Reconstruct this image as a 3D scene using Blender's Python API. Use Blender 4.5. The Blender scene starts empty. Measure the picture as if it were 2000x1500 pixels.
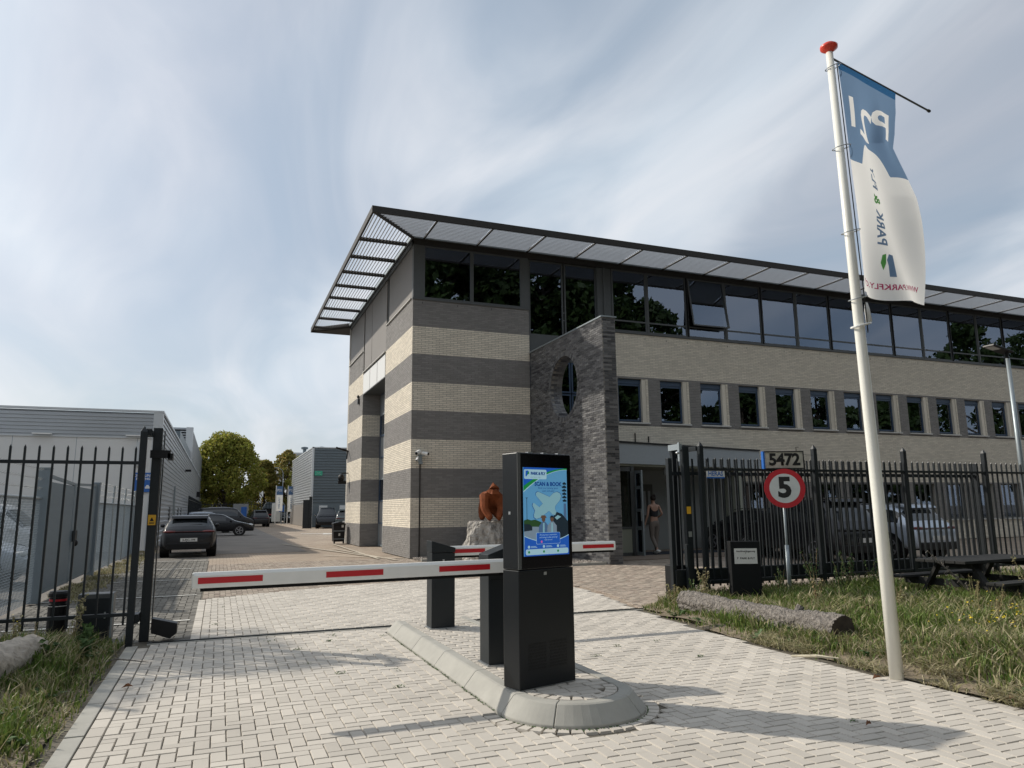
import bpy, bmesh, math, random
import numpy as np
from mathutils import Vector, Matrix, noise
R = math.radians
random.seed(7); rng = np.random.default_rng(7)
scene = bpy.context.scene
COL = scene.collection
# ------------------------------------------------------------------ camera
cd = bpy.data.cameras.new("camera"); cam = bpy.data.objects.new("camera", cd); COL.objects.link(cam)
cd.sensor_fit = 'HORIZONTAL'; cd.sensor_width = 36.0; cd.lens = 1418.3/2000*36.0
cd.clip_start = .05; cd.clip_end = 3000
yw, pt, rl = R(21.782), R(9.731), R(-.629)
F = Vector((math.sin(yw)*math.cos(pt), math.cos(yw)*math.cos(pt), math.sin(pt)))
R0 = Vector((math.cos(yw), -math.sin(yw), 0)); U0 = R0.cross(F)
RX = math.cos(rl)*R0 + math.sin(rl)*U0; UX = -math.sin(rl)*R0 + math.cos(rl)*U0
cam.matrix_world = Matrix(((RX.x, UX.x, -F.x, 0), (RX.y, UX.y, -F.y, 0), (RX.z, UX.z, -F.z, 1.6), (0, 0, 0, 1)))
scene.camera = cam
# ------------------------------------------------------------------ light
SUN = Vector((-1.03, .95, 1.0)).normalized()
world = bpy.data.worlds.new("World"); scene.world = world; world.use_nodes = True
nt = world.node_tree; nt.nodes.clear()
def N(t, kind, **kw):
    n = t.nodes.new(kind)
    for k, v in kw.items():
        if k in n.inputs: n.inputs[k].default_value = v
        else: setattr(n, k, v)
    return n
wo = N(nt, 'ShaderNodeOutputWorld')
sky = N(nt, 'ShaderNodeTexSky'); sky.sky_type = 'NISHITA'; sky.sun_disc = False
sky.sun_elevation = math.asin(SUN.z); sky.sun_rotation = math.atan2(SUN.x, SUN.y)
sky.air_density = 1.0; sky.dust_density = 2.0; sky.ozone_density = 1.4
b1 = N(nt, 'ShaderNodeBackground', Strength=.068); nt.links.new(sky.outputs[0], b1.inputs[0])
b2 = N(nt, 'ShaderNodeBackground', Strength=.74)
tc = N(nt, 'ShaderNodeTexCoord'); sp = N(nt, 'ShaderNodeSeparateXYZ'); nt.links.new(tc.outputs['Generated'], sp.inputs[0])
def M_(t, op, a, b=None, clamp=False):
    n = t.nodes.new('ShaderNodeMath'); n.operation = op; n.use_clamp = clamp
    for i, v in enumerate((a, b)):
        if v is None: continue
        if isinstance(v, (int, float)): n.inputs[i].default_value = v
        else: t.links.new(v, n.inputs[i])
    return n.outputs[0]
zz = M_(nt, 'ADD', M_(nt, 'MAXIMUM', sp.outputs[2], 0.0), .22)
cx = M_(nt, 'DIVIDE', sp.outputs[0], zz); cy = M_(nt, 'DIVIDE', sp.outputs[1], zz)
cb = N(nt, 'ShaderNodeCombineXYZ'); nt.links.new(cx, cb.inputs[0]); nt.links.new(cy, cb.inputs[1])
mp = N(nt, 'ShaderNodeMapping'); mp.inputs['Rotation'].default_value = (0, 0, R(22)); mp.inputs['Scale'].default_value = (1.25, .55, 1); mp.inputs['Location'].default_value = (2.3, .4, 0)
nt.links.new(cb.outputs[0], mp.inputs[0])
n1 = N(nt, 'ShaderNodeTexNoise', Scale=.85, Detail=3.0, Roughness=.45, Distortion=.7); nt.links.new(mp.outputs[0], n1.inputs['Vector'])
n2 = N(nt, 'ShaderNodeTexNoise', Scale=2.0, Detail=6.0, Roughness=.5, Distortion=1.1); nt.links.new(mp.outputs[0], n2.inputs['Vector'])
mx = M_(nt, 'ADD', M_(nt, 'MULTIPLY', n1.outputs[0], .78), M_(nt, 'MULTIPLY', n2.outputs[0], .22))
cr = N(nt, 'ShaderNodeMapRange'); cr.interpolation_type = 'SMOOTHSTEP'
cr.inputs['From Min'].default_value = .38; cr.inputs['From Max'].default_value = .60; cr.inputs['To Min'].default_value = .48; cr.inputs['To Max'].default_value = .97
nt.links.new(mx, cr.inputs[0])
crc = N(nt, 'ShaderNodeValToRGB'); nt.links.new(n2.outputs[0], crc.inputs[0])
crc.color_ramp.elements[0].position = .3; crc.color_ramp.elements[0].color = (.60, .70, .80, 1)
crc.color_ramp.elements[1].position = .7; crc.color_ramp.elements[1].color = (.80, .83, .88, 1)
nt.links.new(crc.outputs[0], b2.inputs[0])
dt = N(nt, 'ShaderNodeVectorMath'); dt.operation = 'DOT_PRODUCT'; dt.inputs[1].default_value = tuple(SUN); nt.links.new(tc.outputs['Generated'], dt.inputs[0])
nt.links.new(M_(nt, 'ADD', M_(nt, 'MULTIPLY', M_(nt, 'POWER', M_(nt, 'MAXIMUM', dt.outputs['Value'], 0.0), 3.0), .20), .74), b2.inputs['Strength'])
ms = N(nt, 'ShaderNodeMixShader'); nt.links.new(cr.outputs[0], ms.inputs[0]); nt.links.new(b1.outputs[0], ms.inputs[1]); nt.links.new(b2.outputs[0], ms.inputs[2])
nt.links.new(ms.outputs[0], wo.inputs[0])
sl = bpy.data.lights.new("sun", 'SUN'); sl.energy = 3.0; sl.angle = R(.9); sl.color = (1.0, .93, .82)
so = bpy.data.objects.new("sun", sl); COL.objects.link(so)
so.rotation_euler = SUN.to_track_quat('Z', 'Y').to_euler(); so.location = (-20, 20, 30)
scene.view_settings.view_transform = 'Standard'; scene.view_settings.look = 'None'
scene.view_settings.gamma = 1; scene.view_settings.use_curve_mapping = False
scene.view_settings.exposure = 0.42
scene.render.engine = 'CYCLES'
# ------------------------------------------------------------------ materials
MATS = {}
def mat(name, col, rough=.7, metal=0., var=0., nscale=8., namt=0., bump=0., bscale=60., spec=.5, emit=None, stren=0., trans=0., bdist=.01, hue=None, vor=None):
    """principled material; var = per-piece value change, namt = noise colour change"""
    m = bpy.data.materials.new(name); m.use_nodes = True; t = m.node_tree
    p = t.nodes['Principled BSDF']; p.inputs['Roughness'].default_value = rough; p.inputs['Metallic'].default_value = metal
    p.inputs['Specular IOR Level'].default_value = spec
    c = (*col, 1); p.inputs['Base Color'].default_value = c
    out = None
    tcx = N(t, 'ShaderNodeTexCoord')
    if hue:
        rp = N(t, 'ShaderNodeValToRGB')
        els = rp.color_ramp.elements
        while len(els) < len(hue): els.new(.5)
        for i, h in enumerate(hue): els[i].position = i/(len(hue)-1); els[i].color = (*h, 1)
    if var or hue:
        g = N(t, 'ShaderNodeNewGeometry'); oi = N(t, 'ShaderNodeObjectInfo')
        fr = M_(t, 'FRACT', M_(t, 'ADD', g.outputs['Random Per Island'], oi.outputs['Random']))
        if hue: t.links.new(fr, rp.inputs[0]); out = rp.outputs[0]
        if var:
            hv = N(t, 'ShaderNodeHueSaturation', Color=c)
            if out: t.links.new(out, hv.inputs['Color'])
            fr2 = M_(t, 'FRACT', M_(t, 'MULTIPLY', fr, 7.31))
            t.links.new(M_(t, 'ADD', M_(t, 'MULTIPLY', fr2, 2*var), 1-var), hv.inputs['Value'])
            out = hv.outputs[0]
    if namt:
        n = N(t, 'ShaderNodeTexNoise', Scale=nscale, Detail=6.0, Roughness=.6); t.links.new(tcx.outputs['Object'], n.inputs['Vector'])
        hv = N(t, 'ShaderNodeHueSaturation', Color=c)
        if out: t.links.new(out, hv.inputs['Color'])
        t.links.new(M_(t, 'ADD', M_(t, 'MULTIPLY', n.outputs[0], 2*namt*1.6), 1-namt*1.6), hv.inputs['Value'])
        out = hv.outputs[0]
    if out: t.links.new(out, p.inputs['Base Color'])
    if bump:
        n = N(t, 'ShaderNodeTexNoise', Scale=bscale, Detail=5.0); t.links.new(tcx.outputs['Object'], n.inputs['Vector'])
        b = N(t, 'ShaderNodeBump', Strength=bump, Distance=bdist); t.links.new(n.outputs[0], b.inputs['Height']); t.links.new(b.outputs[0], p.inputs['Normal'])
    if emit: p.inputs['Emission Color'].default_value = (*emit, 1); p.inputs['Emission Strength'].default_value = stren
    if trans: p.inputs['Transmission Weight'].default_value = trans
    MATS[name] = m
    return m
mat('joint_sand', (.12, .105, .08), .95, namt=.3, nscale=3, bump=.3)
mat('paver', (.485, .447, .392), .85, var=.095, namt=.15, nscale=.9, bump=.35, bscale=220, bdist=.003)
mat('paver_red', (.32, .225, .165), .9, var=.20, namt=.2, nscale=1.4, bump=.3, bscale=180, bdist=.003, hue=((.25, .195, .155), (.33, .28, .225), (.29, .235, .19)))
mat('paver_grey', (.16, .15, .13), .92, var=.18, namt=.35, nscale=1.1, bump=.3, bscale=180, bdist=.003)
mat('concrete', (.34, .33, .295), .85, namt=.18, nscale=4, bump=.35, bscale=160, bdist=.003)
mat('mortar', (.20, .19, .175), .95)
mat('mortar_light', (.40, .375, .33), .95)
mat('brick_beige', (.66, .60, .495), .75, var=.10, namt=.06, nscale=.6, bump=.2, bscale=90, bdist=.003)
mat('brick_grey', (.205, .195, .185), .7, var=.12, namt=.08, nscale=.6, bump=.2, bscale=90, bdist=.003)
mat('brick_black', (.06, .06, .065), .4, var=.25, namt=.08, nscale=.8, bump=.3, bscale=50, bdist=.004, hue=((.045, .045, .05), (.11, .11, .113), (.16, .158, .157)))
mat('anthracite', (.013, .017, .020), .42, namt=.12, nscale=3, spec=.35)
mat('anthracite_gloss', (.010, .012, .014), .32, namt=.1, nscale=2, spec=.3)
mat('frame_grey', (.085, .09, .09), .45, namt=.08, spec=.4)
mat('frame_blue', (.045, .075, .125), .4)
mat('eave_brown', (.030, .027, .024), .6, namt=.1, spec=.3)
mat('louvre', (.46, .46, .46), .5)
mat('panel_grey', (.19, .175, .16), .6, namt=.05, nscale=.7)
mat('panel_white', (.66, .66, .64), .45, namt=.04)
mat('panel_side', (.26, .27, .27), .5)
mat('canopy_grey', (.30, .33, .35), .4, namt=.05)
mat('sill', (.50, .49, .46), .6, namt=.08)
mat('steel', (.45, .47, .48), .4, metal=.85, namt=.1)
mat('galv', (.30, .34, .36), .45, metal=.5, namt=.12, nscale=5)
mat('gate_grey', (.20, .24, .27), .5, metal=.2, namt=.08)
mat('cladding', (.42, .44, .46), .38, metal=.45, namt=.05, nscale=.5)
mat('cladding_dark', (.13, .16, .18), .4, metal=.3, namt=.05, nscale=.5)
mat('cladding_edge', (.55, .57, .58), .4, metal=.3)
mat('white_wall', (.68, .675, .655), .7, namt=.04, nscale=.4)
mat('white_paint', (.78, .78, .75), .35, namt=.05)
mat('pole_white', (.78, .77, .70), .3, namt=.05, nscale=2.5)
mat('red_reflect', (.50, .012, .02), .35)
mat('sign_red', (.50, .01, .02), .4)
mat('finial_red', (.75, .07, .04), .35)
mat('black', (.006, .006, .007), .45, spec=.3)
mat('black_rubber', (.008, .009, .010), .75, spec=.2)
mat('black_gloss', (.004, .004, .005), .12, spec=.25)
mat('sign_white', (.62, .64, .62), .5, namt=.12, nscale=6)
mat('sign_dirty', (.45, .43, .36), .6, namt=.45, nscale=7)
mat('sign_yellow', (.70, .38, .02), .5)
mat('sign_blue', (.02, .12, .42), .45)
mat('sign_green', (.03, .35, .22), .4)
mat('print_black', (.01, .01, .01), .6)
mat('print_white', (.75, .75, .75), .6)
mat('wood_dark', (.022, .022, .021), .75, namt=.4, nscale=5, bump=.4, bscale=40, spec=.25)
mat('bark', (.20, .18, .16), .95, namt=.8, nscale=24, bump=1.0, bscale=34, bdist=.05)
mat('bark_pale', (.42, .37, .31), .9, namt=.45, nscale=9, bump=1.0, bscale=18, bdist=.04)
mat('cut_wood', (.06, .045, .035), .95, namt=.5, nscale=10)
mat('cut_pale', (.62, .56, .42), .9, namt=.3, nscale=10)
mat('trunk', (.09, .07, .055), .95, namt=.3, nscale=4, bump=.6, bscale=12)
mat('rock', (.34, .32, .29), .9, namt=1.0, nscale=4.5, bump=1.0, bscale=9, bdist=.12)
rn = [q for q in MATS['rock'].node_tree.nodes if q.type == 'TEX_NOISE'][0]; mpr = N(MATS['rock'].node_tree, 'ShaderNodeMapping'); mpr.inputs['Scale'].default_value = (2.2, 2.2, .55)
MATS['rock'].node_tree.links.new(rn.inputs['Vector'].links[0].from_socket, mpr.inputs[0]); MATS['rock'].node_tree.links.new(mpr.outputs[0], rn.inputs['Vector'])
mat('rust', (.20, .055, .018), .75, namt=.35, nscale=5, bump=.2, spec=.25)
mat('soil', (.20, .16, .11), .98, namt=.5, nscale=3.5, bump=.8, bscale=25, bdist=.02)
mat('asphalt', (.15, .135, .12), .92, namt=.25, nscale=.35, bump=.3, bscale=60)
mat('tyre', (.012, .012, .012), .8)
mat('rim', (.38, .38, .40), .35, metal=.7)
mat('car_glass', (.015, .018, .02), .06, spec=.9)
mat('car_black', (.008, .009, .012), .25, spec=.5)
mat('car_grey', (.010, .0105, .013), .28, spec=.45)
mat('car_silver', (.42, .47, .54), .28, metal=.4)
mat('car_teal', (.04, .055, .055), .22, spec=.8)
mat('car_white', (.62, .64, .66), .3)
mat('chrome', (.7, .7, .7), .15, metal=1.)
mat('tail_red', (.10, .006, .006), .3)
mat('lamp_glass', (.6, .62, .62), .15)
mat('plate_white', (.62, .62, .60), .5)
mat('skin', (.36, .21, .15), .6)
mat('hair', (.02, .014, .01), .6)
mat('cloth_black', (.015, .015, .017), .9)
mat('cloth_taupe', (.16, .135, .115), .95)
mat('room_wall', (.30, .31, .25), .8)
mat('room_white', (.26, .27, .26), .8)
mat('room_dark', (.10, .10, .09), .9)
mat('mat_blue', (.015, .02, .03), .95)
mat('floor_brown', (.20, .155, .12), .8, namt=.1)
mat('gravel', (.34, .30, .26), .95, var=.35)
mat('flag_white', (.88, .88, .86), .85)
mat('flag_blue', (.17, .27, .42), .8)
mat('flag_deep', (.03, .12, .27), .8)
mat('flag_green', (.12, .38, .10), .8)
mat('flag_pink', (.50, .05, .16), .8)
mat('flower', (.75, .55, .02), .7)
mat('stalk', (.20, .15, .08), .95, var=.35, hue=((.22, .14, .08), (.26, .21, .11), (.16, .18, .07)))
mat('dryleaf', (.22, .10, .05), .9)
def screen_mat(name, col): return mat(name, col, .25, emit=col, stren=.42)
screen_mat('scr_sky', (.09, .27, .46)); screen_mat('scr_blue', (.012, .085, .40)); screen_mat('scr_deep', (.008, .05, .20)); screen_mat('scr_mist', (.19, .36, .42))
screen_mat('scr_green', (.01, .20, .05)); screen_mat('scr_pale', (.30, .48, .56)); screen_mat('scr_dark', (.01, .02, .03))
screen_mat('scr_grey', (.16, .22, .28)); screen_mat('scr_leaf', (.02, .06, .02)); screen_mat('scr_brown', (.10, .06, .04)); screen_mat('scr_pink', (.55, .1, .3)); screen_mat('scr_denim', (.06, .12, .22))
def leaf_mat(name, cols, tr=.35):
    m = mat(name, cols[0], .6, hue=cols, var=.25, spec=.3); t = m.node_tree
    p = t.nodes['Principled BSDF']; o = [n for n in t.nodes if n.type == 'OUTPUT_MATERIAL'][0]
    tl = N(t, 'ShaderNodeBsdfTranslucent'); mxs = N(t, 'ShaderNodeMixShader'); mxs.inputs[0].default_value = tr
    src = p.inputs['Base Color'].links[0].from_socket; t.links.new(src, tl.inputs[0])
    t.links.new(p.outputs[0], mxs.inputs[1]); t.links.new(tl.outputs[0], mxs.inputs[2]); t.links.new(mxs.outputs[0], o.inputs[0])
leaf_mat('leaf_olive', ((.17, .20, .03), (.27, .28, .05), (.33, .28, .06), (.20, .23, .04)), .45)
leaf_mat('leaf_autumn', ((.28, .23, .07), (.33, .24, .08), (.21, .22, .05), (.17, .18, .04)), .45)
leaf_mat('leaf_dark', ((.03, .055, .015), (.05, .08, .02), (.04, .065, .02)))
leaf_mat('grass', ((.075, .14, .025), (.13, .20, .04), (.18, .21, .06), (.10, .15, .03)), .3)
leaf_mat('grass_dry', ((.38, .32, .19), (.26, .25, .11), (.42, .36, .24), (.20, .21, .09)), .25)
leaf_mat('weed_leaf', ((.05, .10, .03), (.09, .15, .05), (.07, .12, .04)), .25)
def cloth_mat(name, tr=.5):
    m = MATS[name]; t = m.node_tree; p = t.nodes['Principled BSDF']; o = [n for n in t.nodes if n.type == 'OUTPUT_MATERIAL'][0]
    tl = N(t, 'ShaderNodeBsdfTranslucent', Color=tuple(p.inputs['Base Color'].default_value)); mxs = N(t, 'ShaderNodeMixShader'); mxs.inputs[0].default_value = tr
    t.links.new(p.outputs[0], mxs.inputs[1]); t.links.new(tl.outputs[0], mxs.inputs[2]); t.links.new(mxs.outputs[0], o.inputs[0])
for q in ('flag_white', 'flag_blue', 'flag_deep', 'flag_green', 'flag_pink'): cloth_mat(q)
# glazing: reflecting, dark-tinted, lets the room behind show
def glass_mat(name, tint=(.55, .58, .52), ior=1.75):
    m = bpy.data.materials.new(name); m.use_nodes = True; t = m.node_tree; t.nodes.clear()
    o = N(t, 'ShaderNodeOutputMaterial'); tr = N(t, 'ShaderNodeBsdfTransparent', Color=(*tint, 1)); gl = N(t, 'ShaderNodeBsdfGlossy', Roughness=.01, Color=(.68, .80, 1, 1))
    fr = N(t, 'ShaderNodeFresnel', IOR=ior); mxs = N(t, 'ShaderNodeMixShader')
    t.links.new(fr.outputs[0], mxs.inputs[0]); t.links.new(tr.outputs[0], mxs.inputs[1]); t.links.new(gl.outputs[0], mxs.inputs[2]); t.links.new(mxs.outputs[0], o.inputs[0])
    MATS[name] = m
glass_mat('glass', ior=2.5); glass_mat('glass_door', (.5, .5, .45), 1.5)
# ------------------------------------------------------------------ mesh helpers
class MB:
    def __init__(s): s.v = []; s.f = []
    def add(s, vs, fs):
        o = len(s.v); s.v += [tuple(v) for v in vs]; s.f += [tuple(i+o for i in f) for f in fs]; return s
    def box(s, x0, x1, y0, y1, z0, z1):
        vs = [(x, y, z) for z in (z0, z1) for y in (y0, y1) for x in (x0, x1)]
        return s.add(vs, [(0, 2, 3, 1), (4, 5, 7, 6), (0, 1, 5, 4), (2, 6, 7, 3), (0, 4, 6, 2), (1, 3, 7, 5)])
    def obox(s, c, ax, ay, hx, hy, z0, z1):
        """box with horizontal axes ax, ay (2D unit), half sizes"""
        vs = []
        for z in (z0, z1):
            for b in (-1, 1):
                for a in (-1, 1): vs.append((c[0]+ax[0]*a*hx+ay[0]*b*hy, c[1]+ax[1]*a*hx+ay[1]*b*hy, z))
        return s.add(vs, [(0, 2, 3, 1), (4, 5, 7, 6), (0, 1, 5, 4), (2, 6, 7, 3), (0, 4, 6, 2), (1, 3, 7, 5)])
    def bar(s, a, b, w, h=None, up=(0, 0, 1)):
        a = Vector(a); b = Vector(b); d = (b-a).normalized(); up = Vector(up)
        if abs(d.dot(up)) > .98: up = Vector((0, 1, 0))
        x = d.cross(up).normalized(); y = x.cross(d); h = h or w
        vs = []
        for p in (a, b):
            for i, j in ((-1, -1), (1, -1), (1, 1), (-1, 1)): vs.append(p+x*i*w/2+y*j*h/2)
        return s.add(vs, [(0, 3, 2, 1), (4, 5, 6, 7), (0, 1, 5, 4), (1, 2, 6, 5), (2, 3, 7, 6), (3, 0, 4, 7)])
    def tube(s, pts, rad, n=8, cap=True):
        pts = [Vector(p) for p in pts]; rad = rad if hasattr(rad, '__len__') else [rad]*len(pts)
        vs = []; fs = []; prev = None
        for k, p in enumerate(pts):
            d = (pts[min(k+1, len(pts)-1)]-pts[max(k-1, 0)]).normalized()
            if prev is None: prev = d.orthogonal().normalized()
            prev = (prev-d*prev.dot(d)).normalized(); q = d.cross(prev)
            for i in range(n):
                a = 2*math.pi*i/n; vs.append(p+(prev*math.cos(a)+q*math.sin(a))*rad[k])
        for k in range(len(pts)-1):
            for i in range(n): j = (i+1) % n; fs.append((k*n+i, k*n+j, (k+1)*n+j, (k+1)*n+i))
        if cap: fs.append(tuple(range(n-1, -1, -1))); fs.append(tuple((len(pts)-1)*n+i for i in range(n)))
        return s.add(vs, fs)
    def lathe(s, c, prof, n=24):
        """prof list of (r,z) about vertical axis"""
        vs = []; fs = []
        for r, z in prof:
            for i in range(n): a = 2*math.pi*i/n; vs.append((c[0]+r*math.cos(a), c[1]+r*math.sin(a), c[2]+z))
        for k in range(len(prof)-1):
            for i in range(n): j = (i+1) % n; fs.append((k*n+i, k*n+j, (k+1)*n+j, (k+1)*n+i))
        fs.append(tuple(range(n-1, -1, -1))); fs.append(tuple((len(prof)-1)*n+i for i in range(n)))
        return s.add(vs, fs)
    def prism(s, poly, y0, y1, plane='xz'):
        """extrude a 2D polygon; plane xz extrudes along y, xy along z, yz along x"""
        n = len(poly); vs = []
        for t in (y0, y1):
            for a, b in poly: vs.append({'xz': (a, t, b), 'xy': (a, b, t), 'yz': (t, a, b)}[plane])
        return s.add(vs, [tuple(range(n)), tuple(range(2*n-1, n-1, -1))]+[(i, i+n, (i+1) % n+n, (i+1) % n) for i in range(n)])
    def sphere(s, c, r, n=12, m=8):
        prof = [(max(1e-4, math.sin(math.pi*k/m))*r[0], -math.cos(math.pi*k/m)*r[2]) for k in range(m+1)]
        vs = []; fs = []
        for q, z in prof:
            for i in range(n): a = 2*math.pi*i/n; vs.append((c[0]+q*math.cos(a), c[1]+q*math.sin(a)*r[1]/r[0], c[2]+z))
        for k in range(m):
            for i in range(n): j = (i+1) % n; fs.append((k*n+i, k*n+j, (k+1)*n+j, (k+1)*n+i))
        return s.add(vs, fs)
    def mesh(s, name, smooth=False):
        me = bpy.data.meshes.new(name); me.from_pydata(s.v, [], s.f)
        if smooth: me.polygons.foreach_set('use_smooth', [True]*len(me.polygons))
        me.update(); return me
ORG = {}
def org(o): return ORG.get(o.name, Vector((0, 0, 0)))
def tag(o, label=None, cat=None, group=None, kind=None):
    for k, v in (('label', label), ('category', cat), ('group', group), ('kind', kind)):
        if v: o[k] = v
    return o
def fixn(me):
    bm = bmesh.new(); bm.from_mesh(me); bmesh.ops.recalc_face_normals(bm, faces=bm.faces); bm.to_mesh(me); bm.free()
def link(name, me, m, parent=None, bevel=0, label=None, kind=None, fix=True, smooth=False):
    """put a mesh given in world (or root-local for root at 0) coordinates under parent"""
    if fix: fixn(me)
    if parent is not None:
        w = org(parent)
        if w.length > 0: me.transform(Matrix.Translation(-w))
    if smooth: me.polygons.foreach_set('use_smooth', [True]*len(me.polygons))
    me.materials.append(MATS[m] if isinstance(m, str) else m)
    o = bpy.data.objects.new(name, me); COL.objects.link(o)
    if parent is not None: o.parent = parent; ORG[o.name] = org(parent)
    if bevel:
        b = o.modifiers.new('bevel', 'BEVEL'); b.width = bevel; b.segments = 2; b.limit_method = 'ANGLE'; b.angle_limit = R(40); b.harden_normals = False
    if label: o['label'] = label
    if kind: o['kind'] = kind
    return o
def thing(name, label, cat, loc=(0, 0, 0), group=None):
    o = bpy.data.objects.new(name, None); COL.objects.link(o); o.location = loc; o.empty_display_size = .2
    ORG[o.name] = Vector(loc); return tag(o, label, cat, group)
def struct(name, mb, m, **k):
    return link(name, mb.mesh(name), m, kind='structure', **k)
def inst(name, me, m, parent, loc, rotz=0, rot=None):
    """share one mesh between pieces; loc in world"""
    if not me.materials: me.materials.append(MATS[m])
    o = bpy.data.objects.new(name, me); COL.objects.link(o); o.parent = parent
    o.location = Vector(loc)-org(parent); o.rotation_euler = rot or (0, 0, rotz); return o
def np_mesh(name, V, Fq, mats=None):
    """V (n,3), Fq (m,k) arrays"""
    me = bpy.data.meshes.new(name); V = np.asarray(V, np.float32); Fq = np.asarray(Fq, np.int32)
    me.vertices.add(len(V)); me.vertices.foreach_set('co', V.ravel())
    k = Fq.shape[1]; me.loops.add(Fq.size); me.loops.foreach_set('vertex_index', Fq.ravel())
    me.polygons.add(len(Fq)); me.polygons.foreach_set('loop_start', np.arange(len(Fq), dtype=np.int32)*k)
    me.polygons.foreach_set('use_smooth', np.zeros(len(Fq), bool)); me.update(calc_edges=True); return me
def copy_tree(o, parent=None):
    c = o.copy(); COL.objects.link(c); c.parent = parent
    for ch in [q for q in o.children]: copy_tree(ch, c)
    return c
def text_mesh(txt, size=1., extr=0., bold=0., align='CENTER', space=1.):
    cu = bpy.data.curves.new('t', 'FONT'); cu.body = txt; cu.size = size; cu.extrude = extr; cu.offset = bold; cu.align_x = align; cu.align_y = 'CENTER'; cu.space_character = space; cu.resolution_u = 3
    o = bpy.data.objects.new('t', cu); COL.objects.link(o)
    dg = bpy.context.evaluated_depsgraph_get(); me = bpy.data.meshes.new_from_object(o.evaluated_get(dg))
    bpy.data.objects.remove(o); me.materials.clear(); return me
def put_text(name, txt, size, m, parent, o, ux, uy, **k):
    """flat lettering at world origin o with baseline dir ux and up dir uy"""
    me = text_mesh(txt, size, **k); ux = Vector(ux).normalized(); uy = Vector(uy).normalized(); n = ux.cross(uy)
    me.transform(Matrix(((ux.x, uy.x, n.x, o[0]), (ux.y, uy.y, n.y, o[1]), (ux.z, uy.z, n.z, o[2]), (0, 0, 0, 1))))
    return link(name, me, m, parent, fix=False)
def eval_mesh(o):
    dg = bpy.context.evaluated_depsgraph_get(); return bpy.data.meshes.new_from_object(o.evaluated_get(dg))
# ------------------------------------------------------------------ paving
def in_poly(x, y, poly):
    r = False; j = len(poly)-1
    for i in range(len(poly)):
        xi, yi = poly[i]; xj, yj = poly[j]
        if (yi > y) != (yj > y) and x < (xj-xi)*(y-yi)/(yj-yi)+xi: r = not r
        j = i
    return r
def paver_geo(hx, hy, h=.0, ch=.0055, dz=.014):
    """chamfered slab top: 8 verts, 5 quads, centred at 0"""
    v = [(-hx, -hy, h-dz), (hx, -hy, h-dz), (hx, hy, h-dz), (-hx, hy, h-dz), (-hx+ch, -hy+ch, h), (hx-ch, -hy+ch, h), (hx-ch, hy-ch, h), (-hx+ch, hy-ch, h)]
    f = [(4, 5, 6, 7), (0, 1, 5, 4), (1, 2, 6, 5), (2, 3, 7, 6), (3, 0, 4, 7)]
    return np.array(v), np.array(f)
def lay(cells, name, m, parent, zbase, nparts, jitter=.0022, ch=.0055):
    """cells: (cx,cy,hx,hy,rot). nearest nparts become objects, the rest one stuff mesh"""
    cells = sorted(cells, key=lambda c: c[0]**2+c[1]**2); cache = {}
    for c in cells[:nparts]:
        key = (round(c[2], 3), round(c[3], 3))
        if key not in cache:
            v, f = paver_geo(c[2], c[3], ch=ch); me = bpy.data.meshes.new(name); me.from_pydata(v.tolist(), [], f.tolist()); me.update(); cache[key] = me
        o = inst(name, cache[key], m, parent, (c[0], c[1], zbase+random.uniform(-1, 1)*jitter))
        o.rotation_euler = (random.gauss(0, .003), random.gauss(0, .003), c[4]+random.gauss(0, .004))
    rest = cells[nparts:]
    if not rest: return
    V = []; Fc = []
    for i, c in enumerate(rest):
        v, f = paver_geo(c[2], c[3], ch=ch); a = c[4]+random.gauss(0, .004); ca, sa = math.cos(a), math.sin(a)
        x = v[:, 0]*ca-v[:, 1]*sa; y = v[:, 0]*sa+v[:, 1]*ca
        z = v[:, 2]+zbase+random.uniform(-1, 1)*jitter+v[:, 0]*random.gauss(0, .003)+v[:, 1]*random.gauss(0, .003)
        V.append(np.stack([x+c[0], y+c[1], z], 1)); Fc.append(f+8*i)
    me = np_mesh(name, np.concatenate(V), np.concatenate(Fc)); link(name+'_field', me, m, parent, fix=False, kind='stuff')
def herring(poly, w, gap=.004, ox=0., oy=0., avoid=None):
    xs = [p[0] for p in poly]; ys = [p[1] for p in poly]; out = []
    for i in range(int((min(xs)-ox)/w)-3, int((max(xs)-ox)/w)+3):
        for j in range(int((min(ys)-oy)/w)-3, int((max(ys)-oy)/w)+3):
            k = (i-j) % 4
            if k == 0: cx, cy, hx, hy = ox+(i+1)*w, oy+(j+.5)*w, w-gap/2, w/2-gap/2
            elif k == 3: cx, cy, hx, hy = ox+(i+.5)*w, oy+(j+1)*w, w/2-gap/2, w-gap/2
            else: continue
            ok = []
            for s_ in (-1, 1):
                q = (cx+s_*w/2, cy) if hx > hy else (cx, cy+s_*w/2)
                if in_poly(q[0], q[1], poly) and not (avoid and avoid(*q)): ok.append(q)
            if len(ok) == 2: out.append((cx, cy, hx, hy, 0.))
            elif ok: out.append((ok[0][0], ok[0][1], w/2-gap/2, w/2-gap/2, 0.))
    return out
def flat(name, x0, x1, y0, y1, z, m, nx=1, ny=1):
    mb = MB(); 
    mb.add([(x0, y0, z), (x1, y0, z), (x1, y1, z), (x0, y1, z)], [(0, 1, 2, 3)])
    return struct(name, mb, m, fix=False)
# ground to the horizon
g = flat('ground', -700, 900, -400, 1200, -.045, 'asphalt')
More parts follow.
